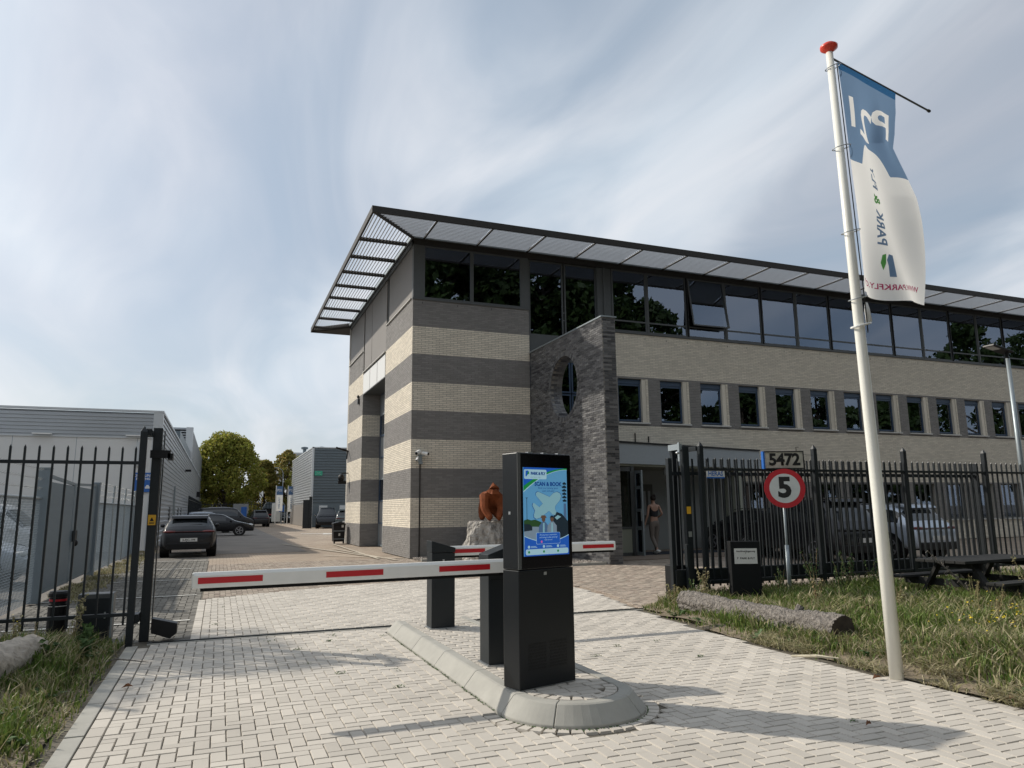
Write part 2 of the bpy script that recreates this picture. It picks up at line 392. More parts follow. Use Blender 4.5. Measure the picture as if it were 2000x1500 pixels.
# yard sheet with fine paving relief beyond the built pavers
ym = mat('yard', (.27, .215, .165), .92, namt=.3, nscale=.5)
t = ym.node_tree; br = N(t, 'ShaderNodeTexBrick', Scale=1.0); br.inputs['Brick Width'].default_value = .22; br.inputs['Row Height'].default_value = .11; br.inputs['Mortar Size'].default_value = .008
br.inputs['Color1'].default_value = (.30, .225, .17, 1); br.inputs['Color2'].default_value = (.36, .30, .23, 1); br.inputs['Mortar'].default_value = (.15, .12, .09, 1)
tcx = N(t, 'ShaderNodeTexCoord'); t.links.new(tcx.outputs['Object'], br.inputs['Vector'])
hv = [n for n in t.nodes if n.type == 'HUE_SAT'][0]; t.links.new(br.outputs[0], hv.inputs['Color'])
yard = flat('yard_paving', -.25, 40, 10.42, 24.6, -.030, ym)
flat('car_park', -3.1, 13.6, 24.6, 125, -.028, ym)
gm = mat('bay', (.17, .155, .135), .92, namt=.35, nscale=.7)
side = flat('parking_bay_paving', -3.1, -.25, 10.42, 33, -.026, gm)
mat('lane', (.215, .19, .165), .92, namt=.3, nscale=.5, bump=.3, bscale=60)
flat('asphalt_lane', -.6, 3.4, 31, 100, -.018, 'lane')
flat('yard_left', -40, -3.1, 4, 60, -.030, 'asphalt')
drive = flat('driveway', -1.05, 6.4, 2.2, 17.2, -.018, 'joint_sand')
# traffic island outline test (with ring of setts round the near end)
IX, IR, IY, IY1 = 2.745, .605, 5.66, 9.95
def island(x, y, g=0.):
    if y > IY: return abs(x-IX) < IR+g and y < IY1+g*.3
    return math.hypot(x-IX, y-IY) < IR+g
W = 2.71/26; WB = .125
poly_front = [(-.70, 2.6), (5.95, 2.6), (5.95, 4.9), (5.86, 6.5), (6.0, 8.6), (6.22, 10.34), (-.70, 10.34)]
poly_back = [(-.14, 10.52), (6.28, 10.52), (6.7, 12.4), (6.9, 13.8), (6.1, 16.2), (4.9, 16.9), (2.4, 16.3), (.7, 15.6), (-.14, 15.15)]
cells = herring(poly_front, W, ox=-.70, avoid=lambda x, y: island(x, y, .13))
cells += herring(poly_back, W, ox=-.14, oy=.04, avoid=lambda x, y: island(x, y, .02))
for k in range(int((10.34-2.6)/(2*WB))):                              # stretcher row along the left kerb, header edge course
    cells.append((-.70-.0615, 2.6+WB+k*2*WB, .0585, WB-.003, 0.))
for k in range(int((15.1-10.52)/(2*WB))): cells.append((-.14-.0615, 10.52+WB+k*2*WB, .0585, WB-.003, 0.))
for k in range(int((10.34-5.7)/(2*WB))):
    for s in (-1, 1): cells.append((IX+s*(IR+.065), 5.75+WB+k*2*WB, .0575, WB-.003, 0.))
lay(cells, 'paver', 'paver', drive, 0., 300)
rc = herring([(-.25, 15.3), (.7, 15.7), (2.4, 16.4), (4.9, 17.0), (6.3, 16.3), (7.1, 13.8), (6.9, 12.3), (6.45, 10.6), (9.5, 10.6), (16, 10.6), (16, 17), (14.2, 24.0), (6.2, 24.0), (5.9, 25), (-.25, 25)], .104, gap=.006)
rc = [c for c in rc if c[1] < 23.0 or c[0] < 6]
lay(rc, 'paver', 'paver_red', yard, -.012, 0, jitter=.003)
lay(herring([(-3.0, 10.55), (-.27, 10.55), (-.27, 27), (-3.0, 27)], .115, gap=.007), 'paver', 'paver_grey', side, -.008, 0, jitter=.004)
# wedge setts fanned round the island nose (two concentric rings)
def wedge(c, r0, r1, a0, a1, z, g=.004, h=.02):
    mb = MB(); vs = []
    for zz_, q in ((z-h, 0), (z, .004)):
        for r, a in ((r0+q, a0), (r1-q, a0), (r1-q, a1), (r0+q, a1)):
            s = (1 if a == a0 else -1)*(g/2+q)/r
            vs.append((c[0]+r*math.cos(a+s), c[1]+r*math.sin(a+s), zz_))
    return mb.add(vs, [(4, 5, 6, 7), (0, 1, 5, 4), (1, 2, 6, 5), (2, 3, 7, 6), (3, 0, 4, 7)])
ns = 22
for k in range(ns):
    a0 = math.pi+math.pi*k/ns; a1 = math.pi+math.pi*(k+1)/ns
    link('paver', wedge((IX, IY+.05), IR+.02, IR+.135, a0, a1, .001, g=.012).mesh('paver'), 'paver', drive)
# flush kerb along the left verge, stone by stone
ke = thing('kerb', None, None, (-.9, 6, 0)); ke['kind'] = 'structure'
y = 2.4
while y < 10.2:
    l = min(.99, 10.25-y)
    link('kerb_stone', MB().box(-.955, -.828, y+.004, y+l-.004, -.2, .004+random.uniform(-.002, .002)).mesh('kerb_stone'), 'concrete', ke, bevel=.004); y += 1.0
# steel gate track across the drive
tr = thing('gate_track', 'dark steel running rail of the sliding gate set flush across the light paving', 'gate track', (2.5, 10.43, 0))
link('rail', MB().box(-.74, 7.3, 10.415, 10.437, -.02, .012).mesh('rail'), 'anthracite', tr)
link('bedding_strip', MB().box(-.74, 7.3, 10.36, 10.50, -.02, -.002).mesh('b'), 'concrete', tr)
# ------------------------------------------------------------------ traffic island
isl = thing('traffic_island', None, None, (IX, IY, 0)); isl['kind'] = 'structure'
PROF = [(0., -.02), (0., .02), (.105, .142), (.125, .15), (.215, .15), (.215, .05)]   # inset from outer face, height
def kerb_piece(path):
    """path: list of (point, inward normal)"""
    mb = MB(); n = len(PROF); vs = []; fs = []
    for p, nn in path:
        for a, z in PROF: vs.append((p[0]+nn[0]*a, p[1]+nn[1]*a, z))
    for k in range(len(path)-1):
        for i in range(n-1): fs.append((k*n+i, (k+1)*n+i, (k+1)*n+i+1, k*n+i+1))
    fs.append(tuple(range(n))); e = (len(path)-1)*n; fs.append(tuple(e+i for i in range(n-1, -1, -1)))
    return link('kerb_stone', mb.add(vs, fs).mesh('kerb_stone'), 'concrete', isl, bevel=.006)
js = [IY, 6.6, 7.6, 8.55, 9.5]
for s in (-1, 1):
    for a, b in zip(js[:-1], js[1:]): kerb_piece([((IX+s*IR, a+.003), (-s, 0)), ((IX+s*IR, b-.003), (-s, 0))])
    kerb_piece([((IX+s*IR, 9.503), (-s, 0)), ((IX+s*IR*.98, 9.95), (-s, -.4))])
for a0, a1 in ((180, 232), (232, 308), (308, 360)):
    kerb_piece([((IX+IR*math.cos(R(a)), IY+IR*math.sin(R(a))), (-math.cos(R(a)), -math.sin(R(a)))) for a in np.linspace(a0+.3, a1-.3, 12)])
link('bed', MB().prism([(IX-.4, IY), (IX+.4, IY), (IX+.4, 9.95), (IX-.4, 9.95)], .02, .128, 'xy').mesh('bed'), 'joint_sand', isl)
link('bed', MB().lathe((IX, IY, 0), [(.40, .02), (.40, .128)], 24).mesh('bed'), 'joint_sand', isl)
ic = []
yy = IY+.03; row = 0
while yy < 9.9:
    x = IX-.385+(0 if row % 2 else -.11)
    while x < IX+.385:
        a = max(x, IX-.385); b = min(x+.215, IX+.385)
        if b-a > .04: ic.append(((a+b)/2, yy+.053, (b-a)/2-.004, .049, 0.))
        x += .22
    yy += .107; row += 1
lay(ic, 'paver', 'paver', isl, .146, 300)
for k in range(11): link('paver', wedge((IX, IY), .285, .385, math.pi+math.pi*k/11, math.pi+math.pi*(k+1)/11, .15, g=.014).mesh('paver'), 'paver', isl)
for x0, x1, y0, y1 in ((-.27, -.05, -.10, .02), (-.04, .17, -.10, .02), (.18, .27, -.09, .02), (-.2, -.01, -.21, -.11), (.0, .19, -.21, -.11), (-.09, .10, -.27, -.22)):
    link('paver', MB().box(IX+x0, IX+x1, IY+y0, IY+y1, .11, .148).mesh('paver'), 'paver', isl, bevel=.006)
# ------------------------------------------------------------------ brickwork
Y0 = 24.24; X0 = 5.97; CH = 8.95/135; BL = .262
def bricks(axis, c, sgn, u0, u1, z0, z1, matfn, holes=(), circ=None, off=0.):
    """running bond on a wall. axis 'x': wall at y=c running along x facing sgn*y; axis 'y': wall at x=c facing sgn*x.
    returns dict material -> list of (centre u, z, half length)"""
    out = []
    k0 = int(round(z0/CH)); k1 = int(round(z1/CH))
    for k in range(k0, k1):
        zc = (k+.5)*CH; segs = [(u0, u1)]
        for h in holes:
            if h[2] < zc < h[3]:
                ns_ = []
                for a, b in segs:
                    if h[1] <= a or h[0] >= b: ns_.append((a, b)); continue
                    if h[0] > a: ns_.append((a, h[0]))
                    if h[1] < b: ns_.append((h[1], b))
                segs = ns_
        if circ:
            d = circ[2]**2-(zc-circ[1])**2
            if d > 0:
                q = math.sqrt(d); ns_ = []
                for a, b in segs:
                    if circ[0]-q > a: ns_.append((a, circ[0]-q))
                    if circ[0]+q < b: ns_.append((circ[0]+q, b))
                segs = ns_
        st = off+(BL/2 if k % 2 else 0)
        for a, b in segs:
            i = math.floor((a-st)/BL)
            while st+i*BL < b-.01:
                p = max(a, st+i*BL); q = min(b, st+(i+1)*BL); i += 1
                if q-p > .03: out.append((axis, c, sgn, (p+q)/2, zc, (q-p)/2-.006, matfn((p+q)/2, k)))
    return out
def brick_verts(b, d=.010):
    ax, c, s, u, z, h, m = b; hz = CH/2-.006; d *= random.uniform(.75, 1.2)
    a = [(u-h, c, z-hz), (u+h, c, z-hz), (u+h, c, z+hz), (u-h, c, z+hz)]; f = [(p[0], c+s*d, p[2]) for p in a]
    v = a+f
    if ax == 'y': v = [(q[1], q[0], q[2]) for q in v]
    return v
BF = np.array([(4, 5, 6, 7), (0, 1, 5, 4), (1, 2, 6, 5), (2, 3, 7, 6), (3, 0, 4, 7)])
def put_bricks(bl, parent, nparts):
    key = lambda b: (b[3]**2+b[1]**2+(b[4]-1.6)**2)
    bl = sorted(bl, key=key); cache = {}
    for b in bl[:nparts]:
        kk = (b[0], b[2], round(b[5], 3), b[6])
        if kk not in cache:
            v = brick_verts((b[0], 0., b[2], 0., 0., b[5], b[6])); me = bpy.data.meshes.new('brick'); me.from_pydata(v, [], BF.tolist()); fixn(me); cache[kk] = me
        loc = (b[3], b[1], b[4]) if b[0] == 'x' else (b[1], b[3], b[4])
        inst('brick', cache[kk], b[6], parent, loc)
    by = {}
    for b in bl[nparts:]: by.setdefault(b[6], []).append(b)
    for m, l in by.items():
        V = np.array([brick_verts(b) for b in l]).reshape(-1, 3); Fc = (BF[None]+8*np.arange(len(l))[:, None, None]).reshape(-1, 4)
        link('brick_courses', np_mesh('brick_courses', V, Fc), m, parent, kind='stuff')
def wall(name, axis, c, sgn, u0, u1, z0, z1, holes, depth, m, parent):
    """sheet with rectangular holes and reveals going back by depth"""
    mb = MB(); us = sorted({u0, u1, *[h[0] for h in holes], *[h[1] for h in holes]}); zs = sorted({z0, z1, *[h[2] for h in holes], *[h[3] for h in holes]})
    us = [u for u in us if u0 <= u <= u1]; zs = [z for z in zs if z0 <= z <= z1]
    P = (lambda u, y, z: (u, y, z)) if axis == 'x' else (lambda u, y, z: (y, u, z))
    for a, b in zip(us[:-1], us[1:]):
        for e, f in zip(zs[:-1], zs[1:]):
            if any(h[0]-1e-6 <= a and b <= h[1]+1e-6 and h[2]-1e-6 <= e and f <= h[3]+1e-6 for h in holes): continue
            mb.add([P(a, c, e), P(b, c, e), P(b, c, f), P(a, c, f)], [(0, 1, 2, 3)])
    d = c-sgn*depth
    for h in holes:
        a, b, e, f = h[:4]
        mb.add([P(a, c, e), P(b, c, e), P(b, c, f), P(a, c, f), P(a, d, e), P(b, d, e), P(b, d, f), P(a, d, f)], [(0, 1, 5, 4), (1, 2, 6, 5), (2, 3, 7, 6), (3, 0, 4, 7)])
    return link(name, mb.mesh(name), m, parent, fix=False)
band = lambda u, k: 'brick_grey' if (k//15) % 2 == 0 else 'brick_beige'
ob = thing('office_building', 'three storey office building with beige and grey striped brick and a slatted canopy', 'office building', (X0, Y0, 0))
XE = 52.0; YE = 37.75
BL_ = []
# tower front and left side
BL_ += bricks('x', Y0, -1, X0, 10.40, 0, 8.95, band)
BL_ += bricks('y', X0, -1, Y0, 28.72, 0, 8.95, band)
BL_ += bricks('y', X0, -1, 33.7, YE, 0, 8.95, band)
BL_ += bricks('x', 33.7, -1, X0, 6.78, 0, 6.95, band)
link('wall', MB().box(X0, 10.40, Y0, Y0+.3, 0, 8.95).mesh('w'), 'mortar', ob, label='striped brick corner wall')
link('wall', MB().box(X0, X0+.3, Y0+.3, 28.72, 0, 8.95).mesh('w'), 'mortar', ob)
link('wall', MB().box(X0, X0+.82, 33.7, YE, 0, 8.95).mesh('w'), 'mortar', ob)
# recess between the two side piers: tall glazed strip, white panels above
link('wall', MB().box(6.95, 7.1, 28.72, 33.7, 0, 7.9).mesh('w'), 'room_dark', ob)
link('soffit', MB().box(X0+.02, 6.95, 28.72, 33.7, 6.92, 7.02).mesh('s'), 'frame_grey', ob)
for i, zb in enumerate(np.arange(0, 6.9, .985)):
    zt_ = min(zb+.985, 6.92)
    f = link('window', MB().box(6.79, 6.86, 28.74, 28.84, zb, zt_).box(6.79, 6.86, 33.58, 33.68, zb, zt_).box(6.79, 6.86, 31.2, 31.27, zb, zt_).box(6.77, 6.86, 28.84, 33.58, zb, zb+.07).mesh('w'), 'frame_blue' if i % 3 else 'galv', ob)
    link('pane', MB().box(6.815, 6.825, 28.84, 33.58, zb+.07, zt_).mesh('p'), 'glass' if i % 3 == 2 else 'panel_side', f)
for i in range(3):
    a = 28.74+i*1.655; link('cladding_panel', MB().box(X0-.015, X0+.05, a+.04, a+1.615, 6.93, 7.84).mesh('p'), 'panel_white', ob)
link('cladding_frame', MB().box(X0, X0+.2, 28.72, 33.7, 6.9, 7.9).mesh('p'), 'frame_grey', ob)
def side_panel(y0, y1, zb, cuts, sillx=.07):
    link('window_sill', MB().box(X0-sillx, X0+.05, y0-.04, y1+.04, zb-.03, zb).mesh('s'), 'sill', ob)
    ys = [y0]+cuts+[y1]
    for a, b in zip(ys[:-1], ys[1:]): link('sun_screen', MB().box(X0+.02, X0+.06, a+.03, b-.03, zb+.01, 10.95).mesh('p'), 'panel_grey', ob)
    link('screen_frame', MB().box(X0+.061, X0+.3, y0-.1, y1+.1, zb, 11.3).mesh('p'), 'frame_grey', ob)
side_panel(24.45, 28.35, 9.0, [])
side_panel(28.75, 33.65, 7.96, [31.9])
side_panel(33.85, YE-.05, 9.0, [])
link('screen_box', MB().box(X0-.03, X0+.06, 24.45, YE-.05, 10.96, 11.12).mesh('p'), 'frame_grey', ob)
link('corner_post', MB().box(X0, X0+.06, Y0+.061, Y0+.2, 8.95, 11.3).box(X0, 6.33, Y0, Y0+.06, 8.95, 11.3).mesh('p'), 'frame_grey', ob)
# upper glazing --------------------------------------------------------
def window(x0, x1, z0, z1, y=Y0, fw=.06, fm='frame_grey', trans=None, d=.05, rail=None, glass='glass', open_=False):
    mb = MB().box(x0, x0+fw, y, y+d, z0, z1).box(x1-fw, x1, y, y+d, z0, z1).box(x0+fw, x1-fw, y, y+d, z0, z0+fw).box(x0+fw, x1-fw, y, y+d, z1-fw, z1)
    for tz in (trans or []): mb.box(x0+fw, x1-fw, y, y+d, tz-.03, tz+.03)
    w = link('window', mb.mesh('window'), fm, ob)
    zs = [z0+fw]+list(trans or [])+[z1-fw]
    for i, (a, b) in enumerate(zip(zs[:-1], zs[1:])):
        pm = MB().box(x0+fw, x1-fw, y+.025, y+.032, a+(.03 if i else 0), b-(.03 if i < len(zs)-2 else 0))
        if open_ and i == len(zs)-2:                                     # bottom-hung upper sash pushed outward
            pm = MB(); zt = b; dy = .30
            pm.add([(x0+fw, y+.02-dy, a+.03), (x1-fw, y+.02-dy, a+.03), (x1-fw, y+.02, zt), (x0+fw, y+.02, zt)], [(0, 1, 2, 3)])
            link('sash', MB().bar((x0+fw, y-.01-dy, a+.03), (x1-fw, y-.01-dy, a+.03), .05).bar((x0+fw, y-.01-dy, a+.03), (x0+fw, y-.01, zt), .05).bar((x1-fw, y-.01-dy, a+.03), (x1-fw, y-.01, zt), .05).mesh('s'), fm, w)
        link('pane', pm.mesh('pane'), glass, w)
    return w
window(6.33, 8.15, 8.98, 10.95); window(8.16, 10.12, 8.98, 10.95)
link('window_post', MB().box(10.12, 10.40, Y0-.01, Y0+.1, 8.95, 10.95).mesh('p'), 'frame_grey', ob)
link('window_sill', MB().box(X0-.03, 10.42, Y0-.05, Y0+.04, 8.92, 8.975).mesh('p'), 'frame_grey', ob)
window(10.45, 11.88, 8.0, 10.95, y=Y0+.10); window(11.94, 13.33, 8.0, 10.95, y=Y0+.10)
link('guard_rail', MB().box(10.5, 13.3, Y0+.16, Y0+.18, 8.98, 9.01).box(10.5, 13.3, Y0+.16, Y0+.18, 8.68, 8.71).mesh('r'), 'steel', ob)
link('spandrel_panel', MB().box(10.42, 13.9, Y0+.08, Y0+.14, 7.05, 8.0).mesh('p'), 'frame_grey', ob)
link('window_post', MB().box(13.33, 13.60, Y0+.02, Y0+.2, 7.9, 10.95).box(13.60, 13.68, Y0-.03, Y0+.1, 7.9, 10.95).box(13.68, 13.95, Y0+.02, Y0+.2, 7.9, 10.95).mesh('p'), 'frame_grey', ob)
# stair glazing seen beside and through the round opening
for a, b in ((10.42, 12.12), (12.16, 13.7)):
    for c, d in ((4.3, 5.83), (5.87, 7.05)): window(a, b, c, d, y=Y0+.10, fm='frame_blue' if a > 12 or c > 4 else 'frame_blue')
link('spandrel_panel', MB().box(10.42, 13.9, Y0+.08, Y0+.14, 0, 4.3).mesh('p'), 'sill', ob)
PIT = 1.917
mull = [13.95]+[13.65+PIT*k for k in range(1, 20)]
for i, (a, b) in enumerate(zip(mull[:-1], mull[1:])):
    window(a+.02, b-.02, 8.43, 10.95, trans=[8.87], fw=.065, open_=(i == 2))
    if i % 2 == 1: link('window_post', MB().box(b-.02, b+.02, Y0-.05, Y0+.1, 8.42, 10.95).mesh('p'), 'black', ob)
    else: link('window_post', MB().box(b-.02, b+.02, Y0-.02, Y0+.1, 8.42, 10.95).mesh('p'), 'frame_grey', ob)
link('window_sill', MB().box(13.95, XE, Y0-.06, Y0+.04, 8.36, 8.425).mesh('p'), 'frame_grey', ob)
link('lintel_band', MB().box(X0, XE, Y0-.02, Y0+.2, 10.955, 11.30).mesh('p'), 'eave_brown', ob)
# middle and ground floor of the long wing
holes = []; wx = [14.10+PIT*k for k in range(20)]
for x in wx: holes.append((x, x+1.25, 4.84, 6.56))
gh = [(x-.05, x+1.3, .90, 2.55) for x in wx[2:]]
def longmat(u, k):
    z = (k+.5)*CH
    if 4.70 < z < 6.60:
        return 'brick_grey'
    if .85 < z < 2.6 and u > 16: return 'brick_grey'
    return 'brick_beige'
BL_ += bricks('x', Y0, -1, 13.92, XE, 0, 8.36, longmat, holes=[(h[0], h[1]+.11, h[2], h[3]) for h in holes]+gh)
for h in holes: BL_ += bricks('x', Y0, -1, h[1], h[1]+.11, 4.84, 6.56, lambda u, k: 'brick_beige', off=h[1]-.13*0)
wall('wall', 'x', Y0, -1, 13.9, XE, 0, 8.36, holes+gh, .22, 'mortar_light', ob)
for i, h in enumerate(holes):
    window(h[0]+.02, h[1]-.18, h[2]+.05, h[3]-.20, y=Y0+.12, fm='frame_blue', fw=.07)
    link('roller_box', MB().box(h[0]+.02, h[1]-.18, Y0+.10, Y0+.16, h[3]-.19, h[3]-.01).mesh('p'), 'frame_blue', ob)
    link('window_reveal', MB().box(h[1]-.175, h[1], Y0+.008, Y0+.2, h[2], h[3]).mesh('p'), 'brick_beige', ob)
    link('window_sill', MB().box(h[0]-.04, h[1]+.12, Y0-.09, Y0+.12, h[2]-.06, h[2]).mesh('p'), 'sill', ob, bevel=.008)
for i, h in enumerate(gh):
    window(h[0]+.02, h[1]-.12, h[2]+.02, h[3]-.02, y=Y0+.12, fm='frame_grey')
    link('window_sill', MB().box(h[0]-.04, h[1]+.08, Y0-.09, Y0+.12, h[2]-.06, h[2]).mesh('p'), 'sill', ob, bevel=.008)
put_bricks(BL_, ob, 300)
# rooms behind the glass
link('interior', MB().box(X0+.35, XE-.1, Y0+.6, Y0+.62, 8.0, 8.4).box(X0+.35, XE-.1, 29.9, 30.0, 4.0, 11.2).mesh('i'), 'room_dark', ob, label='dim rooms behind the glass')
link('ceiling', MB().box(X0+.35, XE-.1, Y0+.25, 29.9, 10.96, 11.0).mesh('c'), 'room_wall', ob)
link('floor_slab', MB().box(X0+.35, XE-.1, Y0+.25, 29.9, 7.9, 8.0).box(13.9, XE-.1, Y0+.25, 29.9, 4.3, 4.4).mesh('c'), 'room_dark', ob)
for k in range(9): link('ceiling_beam', MB().box(7+4.7*k, 7.18+4.7*k, Y0+.3, 29.8, 10.72, 10.95).mesh('c'), 'room_wall', ob)
link('wall', MB().box(XE, XE+.3, Y0, YE, 0, 11.3).box(X0, XE, YE, YE+.3, 0, 11.3).mesh('w'), 'mortar_light', ob, label='plain rear and end walls')
link('roof', MB().box(X0-.02, XE+.3, Y0-.03, YE+.3, 11.302, 11.42).mesh('r'), 'eave_brown', ob)
# slatted canopy ---------------------------------------------------------
OV = 1.87; xa, ya, yb = X0-OV, Y0-1.95, YE+OV-.1
link('fascia', MB().box(xa, XE, ya, ya+.07, 11.12, 11.345).mesh('f'), 'eave_brown', ob)
link('fascia', MB().box(xa, xa+.07, ya+.07, yb, 11.12, 11.345).mesh('f'), 'eave_brown', ob)
link('fascia', MB().prism([(xa, yb), (X0+.3, yb), (X0+.3, YE+.3), (X0, YE)], 11.10, 11.36, 'xy').mesh('f'), 'eave_brown', ob)
link('gutter', MB().box(X0-.09, XE, Y0-.10, Y0-.03, 11.17, 11.33).box(X0-.09, X0-.025, Y0-.03, YE, 11.17, 11.33).mesh('g'), 'galv', ob)
nsl = 14; slats = []
bx = [4.3+2.0*k for k in range(1, 24)]
for i in range(nsl):
    t = (i+.7)/(nsl+.4); x = xa+.07+t*(OV-.16); yy0 = Y0-(X0-x)*(1.95/OV)
    slats.append(('y', x, yy0+.04, YE+(X0-x)*.9)); y = ya+.07+t*(1.95-.17); slats.append(('x', y, X0-(Y0-y)*(OV/1.95)+.04, XE))
beams_x = [b for b in bx if b > 5.9 and b < XE]; beams_y = [Y0+.75+1.94*k for k in range(0, 8)]
far = MB(); cnt = 0
tl = .028
def slat_geo(mb, kind, c, a, b):
    if kind == 'x': mb.prism([(c-.034, 11.20-tl), (c-.026, 11.20-tl-.008), (c+.034, 11.20+tl), (c+.026, 11.20+tl+.008)], a, b, 'yz')
    else:
        mb.prism([(c-.034, 11.20-tl), (c-.026, 11.20-tl-.008), (c+.034, 11.20+tl), (c+.026, 11.20+tl+.008)], a, b, 'xz')
for kind, c, a, b in slats:
    cuts = [a]+[q for q in (beams_x if kind == 'x' else beams_y) if a+.05 < q < b-.05]+[b]
    for p, q in zip(cuts[:-1], cuts[1:]):
        near = (p < 18 if kind == 'x' else True)
        if near and cnt < 300:
            mb = MB(); slat_geo(mb, kind, c, p+.02, q-.02); link('slat', mb.mesh('slat'), 'louvre', ob); cnt += 1
        else: slat_geo(far, kind, c, p+.02, q-.02)
link('slat_field', far.mesh('slats'), 'louvre', ob, kind='stuff')
for b in beams_x: link('canopy_beam', MB().box(b-.03, b+.03, ya+.07, Y0-.1, 11.12, 11.16).mesh('b'), 'eave_brown', ob)
for b in beams_y: link('canopy_beam', MB().box(xa+.07, X0-.1, b-.05, b+.05, 11.13, 11.25).mesh('b'), 'eave_brown', ob)
link('canopy_beam', MB().bar((xa+.05, ya+.05, 11.19), (X0-.02, Y0-.03, 11.19), .09, .13).mesh('b'), 'eave_brown', ob)
link('canopy_beam', MB().bar((xa+.05, yb, 11.19), (X0-.02, YE, 11.19), .09, .13).mesh('b'), 'eave_brown', ob)
# weep slots under the sills and a scuff where a sign was removed
ws = MB()
for k in range(26): ws.box(14.4+k*1.0, 14.415+k*1.0, Y0-.013, Y0-.008, 8.15, 8.22)
for k in range(3): ws.box(6.3+k*1.3, 6.315+k*1.3, Y0-.013, Y0-.008, 8.78, 8.85)
ws.box(14.75, 14.78, Y0-.05, Y0, 4.08, 4.42).box(15.35, 15.38, Y0-.05, Y0, 4.08, 4.30)
link('weep_vents', ws.mesh('v'), 'black', ob, kind='stuff')
# ------------------------------------------------------------------ entrance: vestibule, canopy, door
WX0, WX1, WY0, WZ = 10.42, 10.86, 18.72, 7.27
en = thing('entrance_lobby', 'shaded entrance lobby with pale grey canopy and open glass door behind the black brick wall', 'entrance', (13, 22.5, 0))
cl, cr_ = (10.87, 20.9), (19.9, 23.3); dx, dy = cr_[0]-cl[0], cr_[1]-cl[1]; L = math.hypot(dx, dy); ux, uy = dx/L, dy/L
link('canopy', MB().prism([cl, cr_, (19.9, Y0-.02), (10.87, Y0-.02)], 3.05, 3.74, 'xy').mesh('c'), 'canopy_grey', en)
link('drip_edge', MB().obox(((cl[0]+cr_[0])/2, (cl[1]+cr_[1])/2), (ux, uy), (-uy, ux), L/2, .04, 3.742, 3.80).mesh('c'), 'black', en)
link('soffit', MB().prism([(10.9, 21.0), (19.8, 23.35), (19.8, Y0-.03), (10.9, Y0-.03)], 2.98, 3.048, 'xy').mesh('c'), 'room_wall', en)
VY = 21.5
link('door_frame', MB().box(11.2, 12.9, VY, VY+.06, 2.80, 2.95).box(11.2, 12.9, VY, VY+.06, 0, .12).box(12.86, 13.0, VY, VY+.08, 0, 2.97).box(11.2, 12.86, VY, VY+.06, .88, .96).mesh('f'), 'frame_grey', en)
link('fixed_pane', MB().box(11.2, 12.86, VY+.02, VY+.03, .96, 2.80).mesh('p'), 'glass_door', en)
link('base_panel', MB().box(11.2, 12.86, VY+.02, VY+.04, .12, .88).mesh('p'), 'room_wall', en)
dr = link('door', MB().bar((13.02, VY-.02, 1.4), (13.02, VY-.02, 1.41), .001).box(13.02, 13.08, VY-.42, VY-.34, .03, 2.82).box(13.02, 13.08, VY-.04, VY, .03, 2.82).box(13.02, 13.08, VY-.34, VY-.04, .03, .14).box(13.02, 13.08, VY-.34, VY-.04, .85, .97).box(13.02, 13.08, VY-.34, VY-.04, 1.45, 1.55).box(13.02, 13.08, VY-.34, VY-.04, 2.2, 2.3).box(13.02, 13.08, VY-.34, VY-.04, 2.72, 2.82).mesh('d'), 'galv', en, label='narrow glazed door leaf standing open')
link('pane', MB().box(13.045, 13.055, VY-.34, VY-.04, .14, 2.72).mesh('p'), 'glass_door', dr)
link('handle', MB().box(12.98, 13.02, VY-.40, VY-.37, 1.15, 1.55).mesh('h'), 'steel', dr)
link('inner_wall', MB().box(13.0, 18.5, 24.05, 24.1, 0, 3.0).mesh('w'), 'room_white', en, label='off white lobby back wall')
link('inner_wall', MB().box(18.5, 18.6, 22.9, 24.1, 0, 3.0).mesh('w'), 'room_wall', en); link('inner_wall', MB().box(11.0, 11.06, VY+.07, 24.1, 0, 3.0).mesh('w'), 'room_wall', en)
link('inner_door', MB().box(14.55, 15.3, 23.99, 24.04, .95, 2.45).mesh('d'), 'room_dark', en, label='dark poster rack on the lobby wall')
for k in range(3): link('poster', MB().box(14.68+.2*k, 14.78+.2*k, 23.97, 23.985, 1.2+.1*k, 2.2).mesh('p'), 'panel_side', en)
link('exit_light', MB().box(14.55, 14.95, 22.0, 22.06, 2.72, 2.95).mesh('e'), 'room_dark', en)
link('floor', MB().box(10.9, 18.5, 19.9, 24.05, -.01, .012).mesh('f'), 'floor_brown', en)
link('door_mat', MB().box(13.1, 17.0, 21.55, 22.9, .013, .025).mesh('m'), 'mat_blue', en)
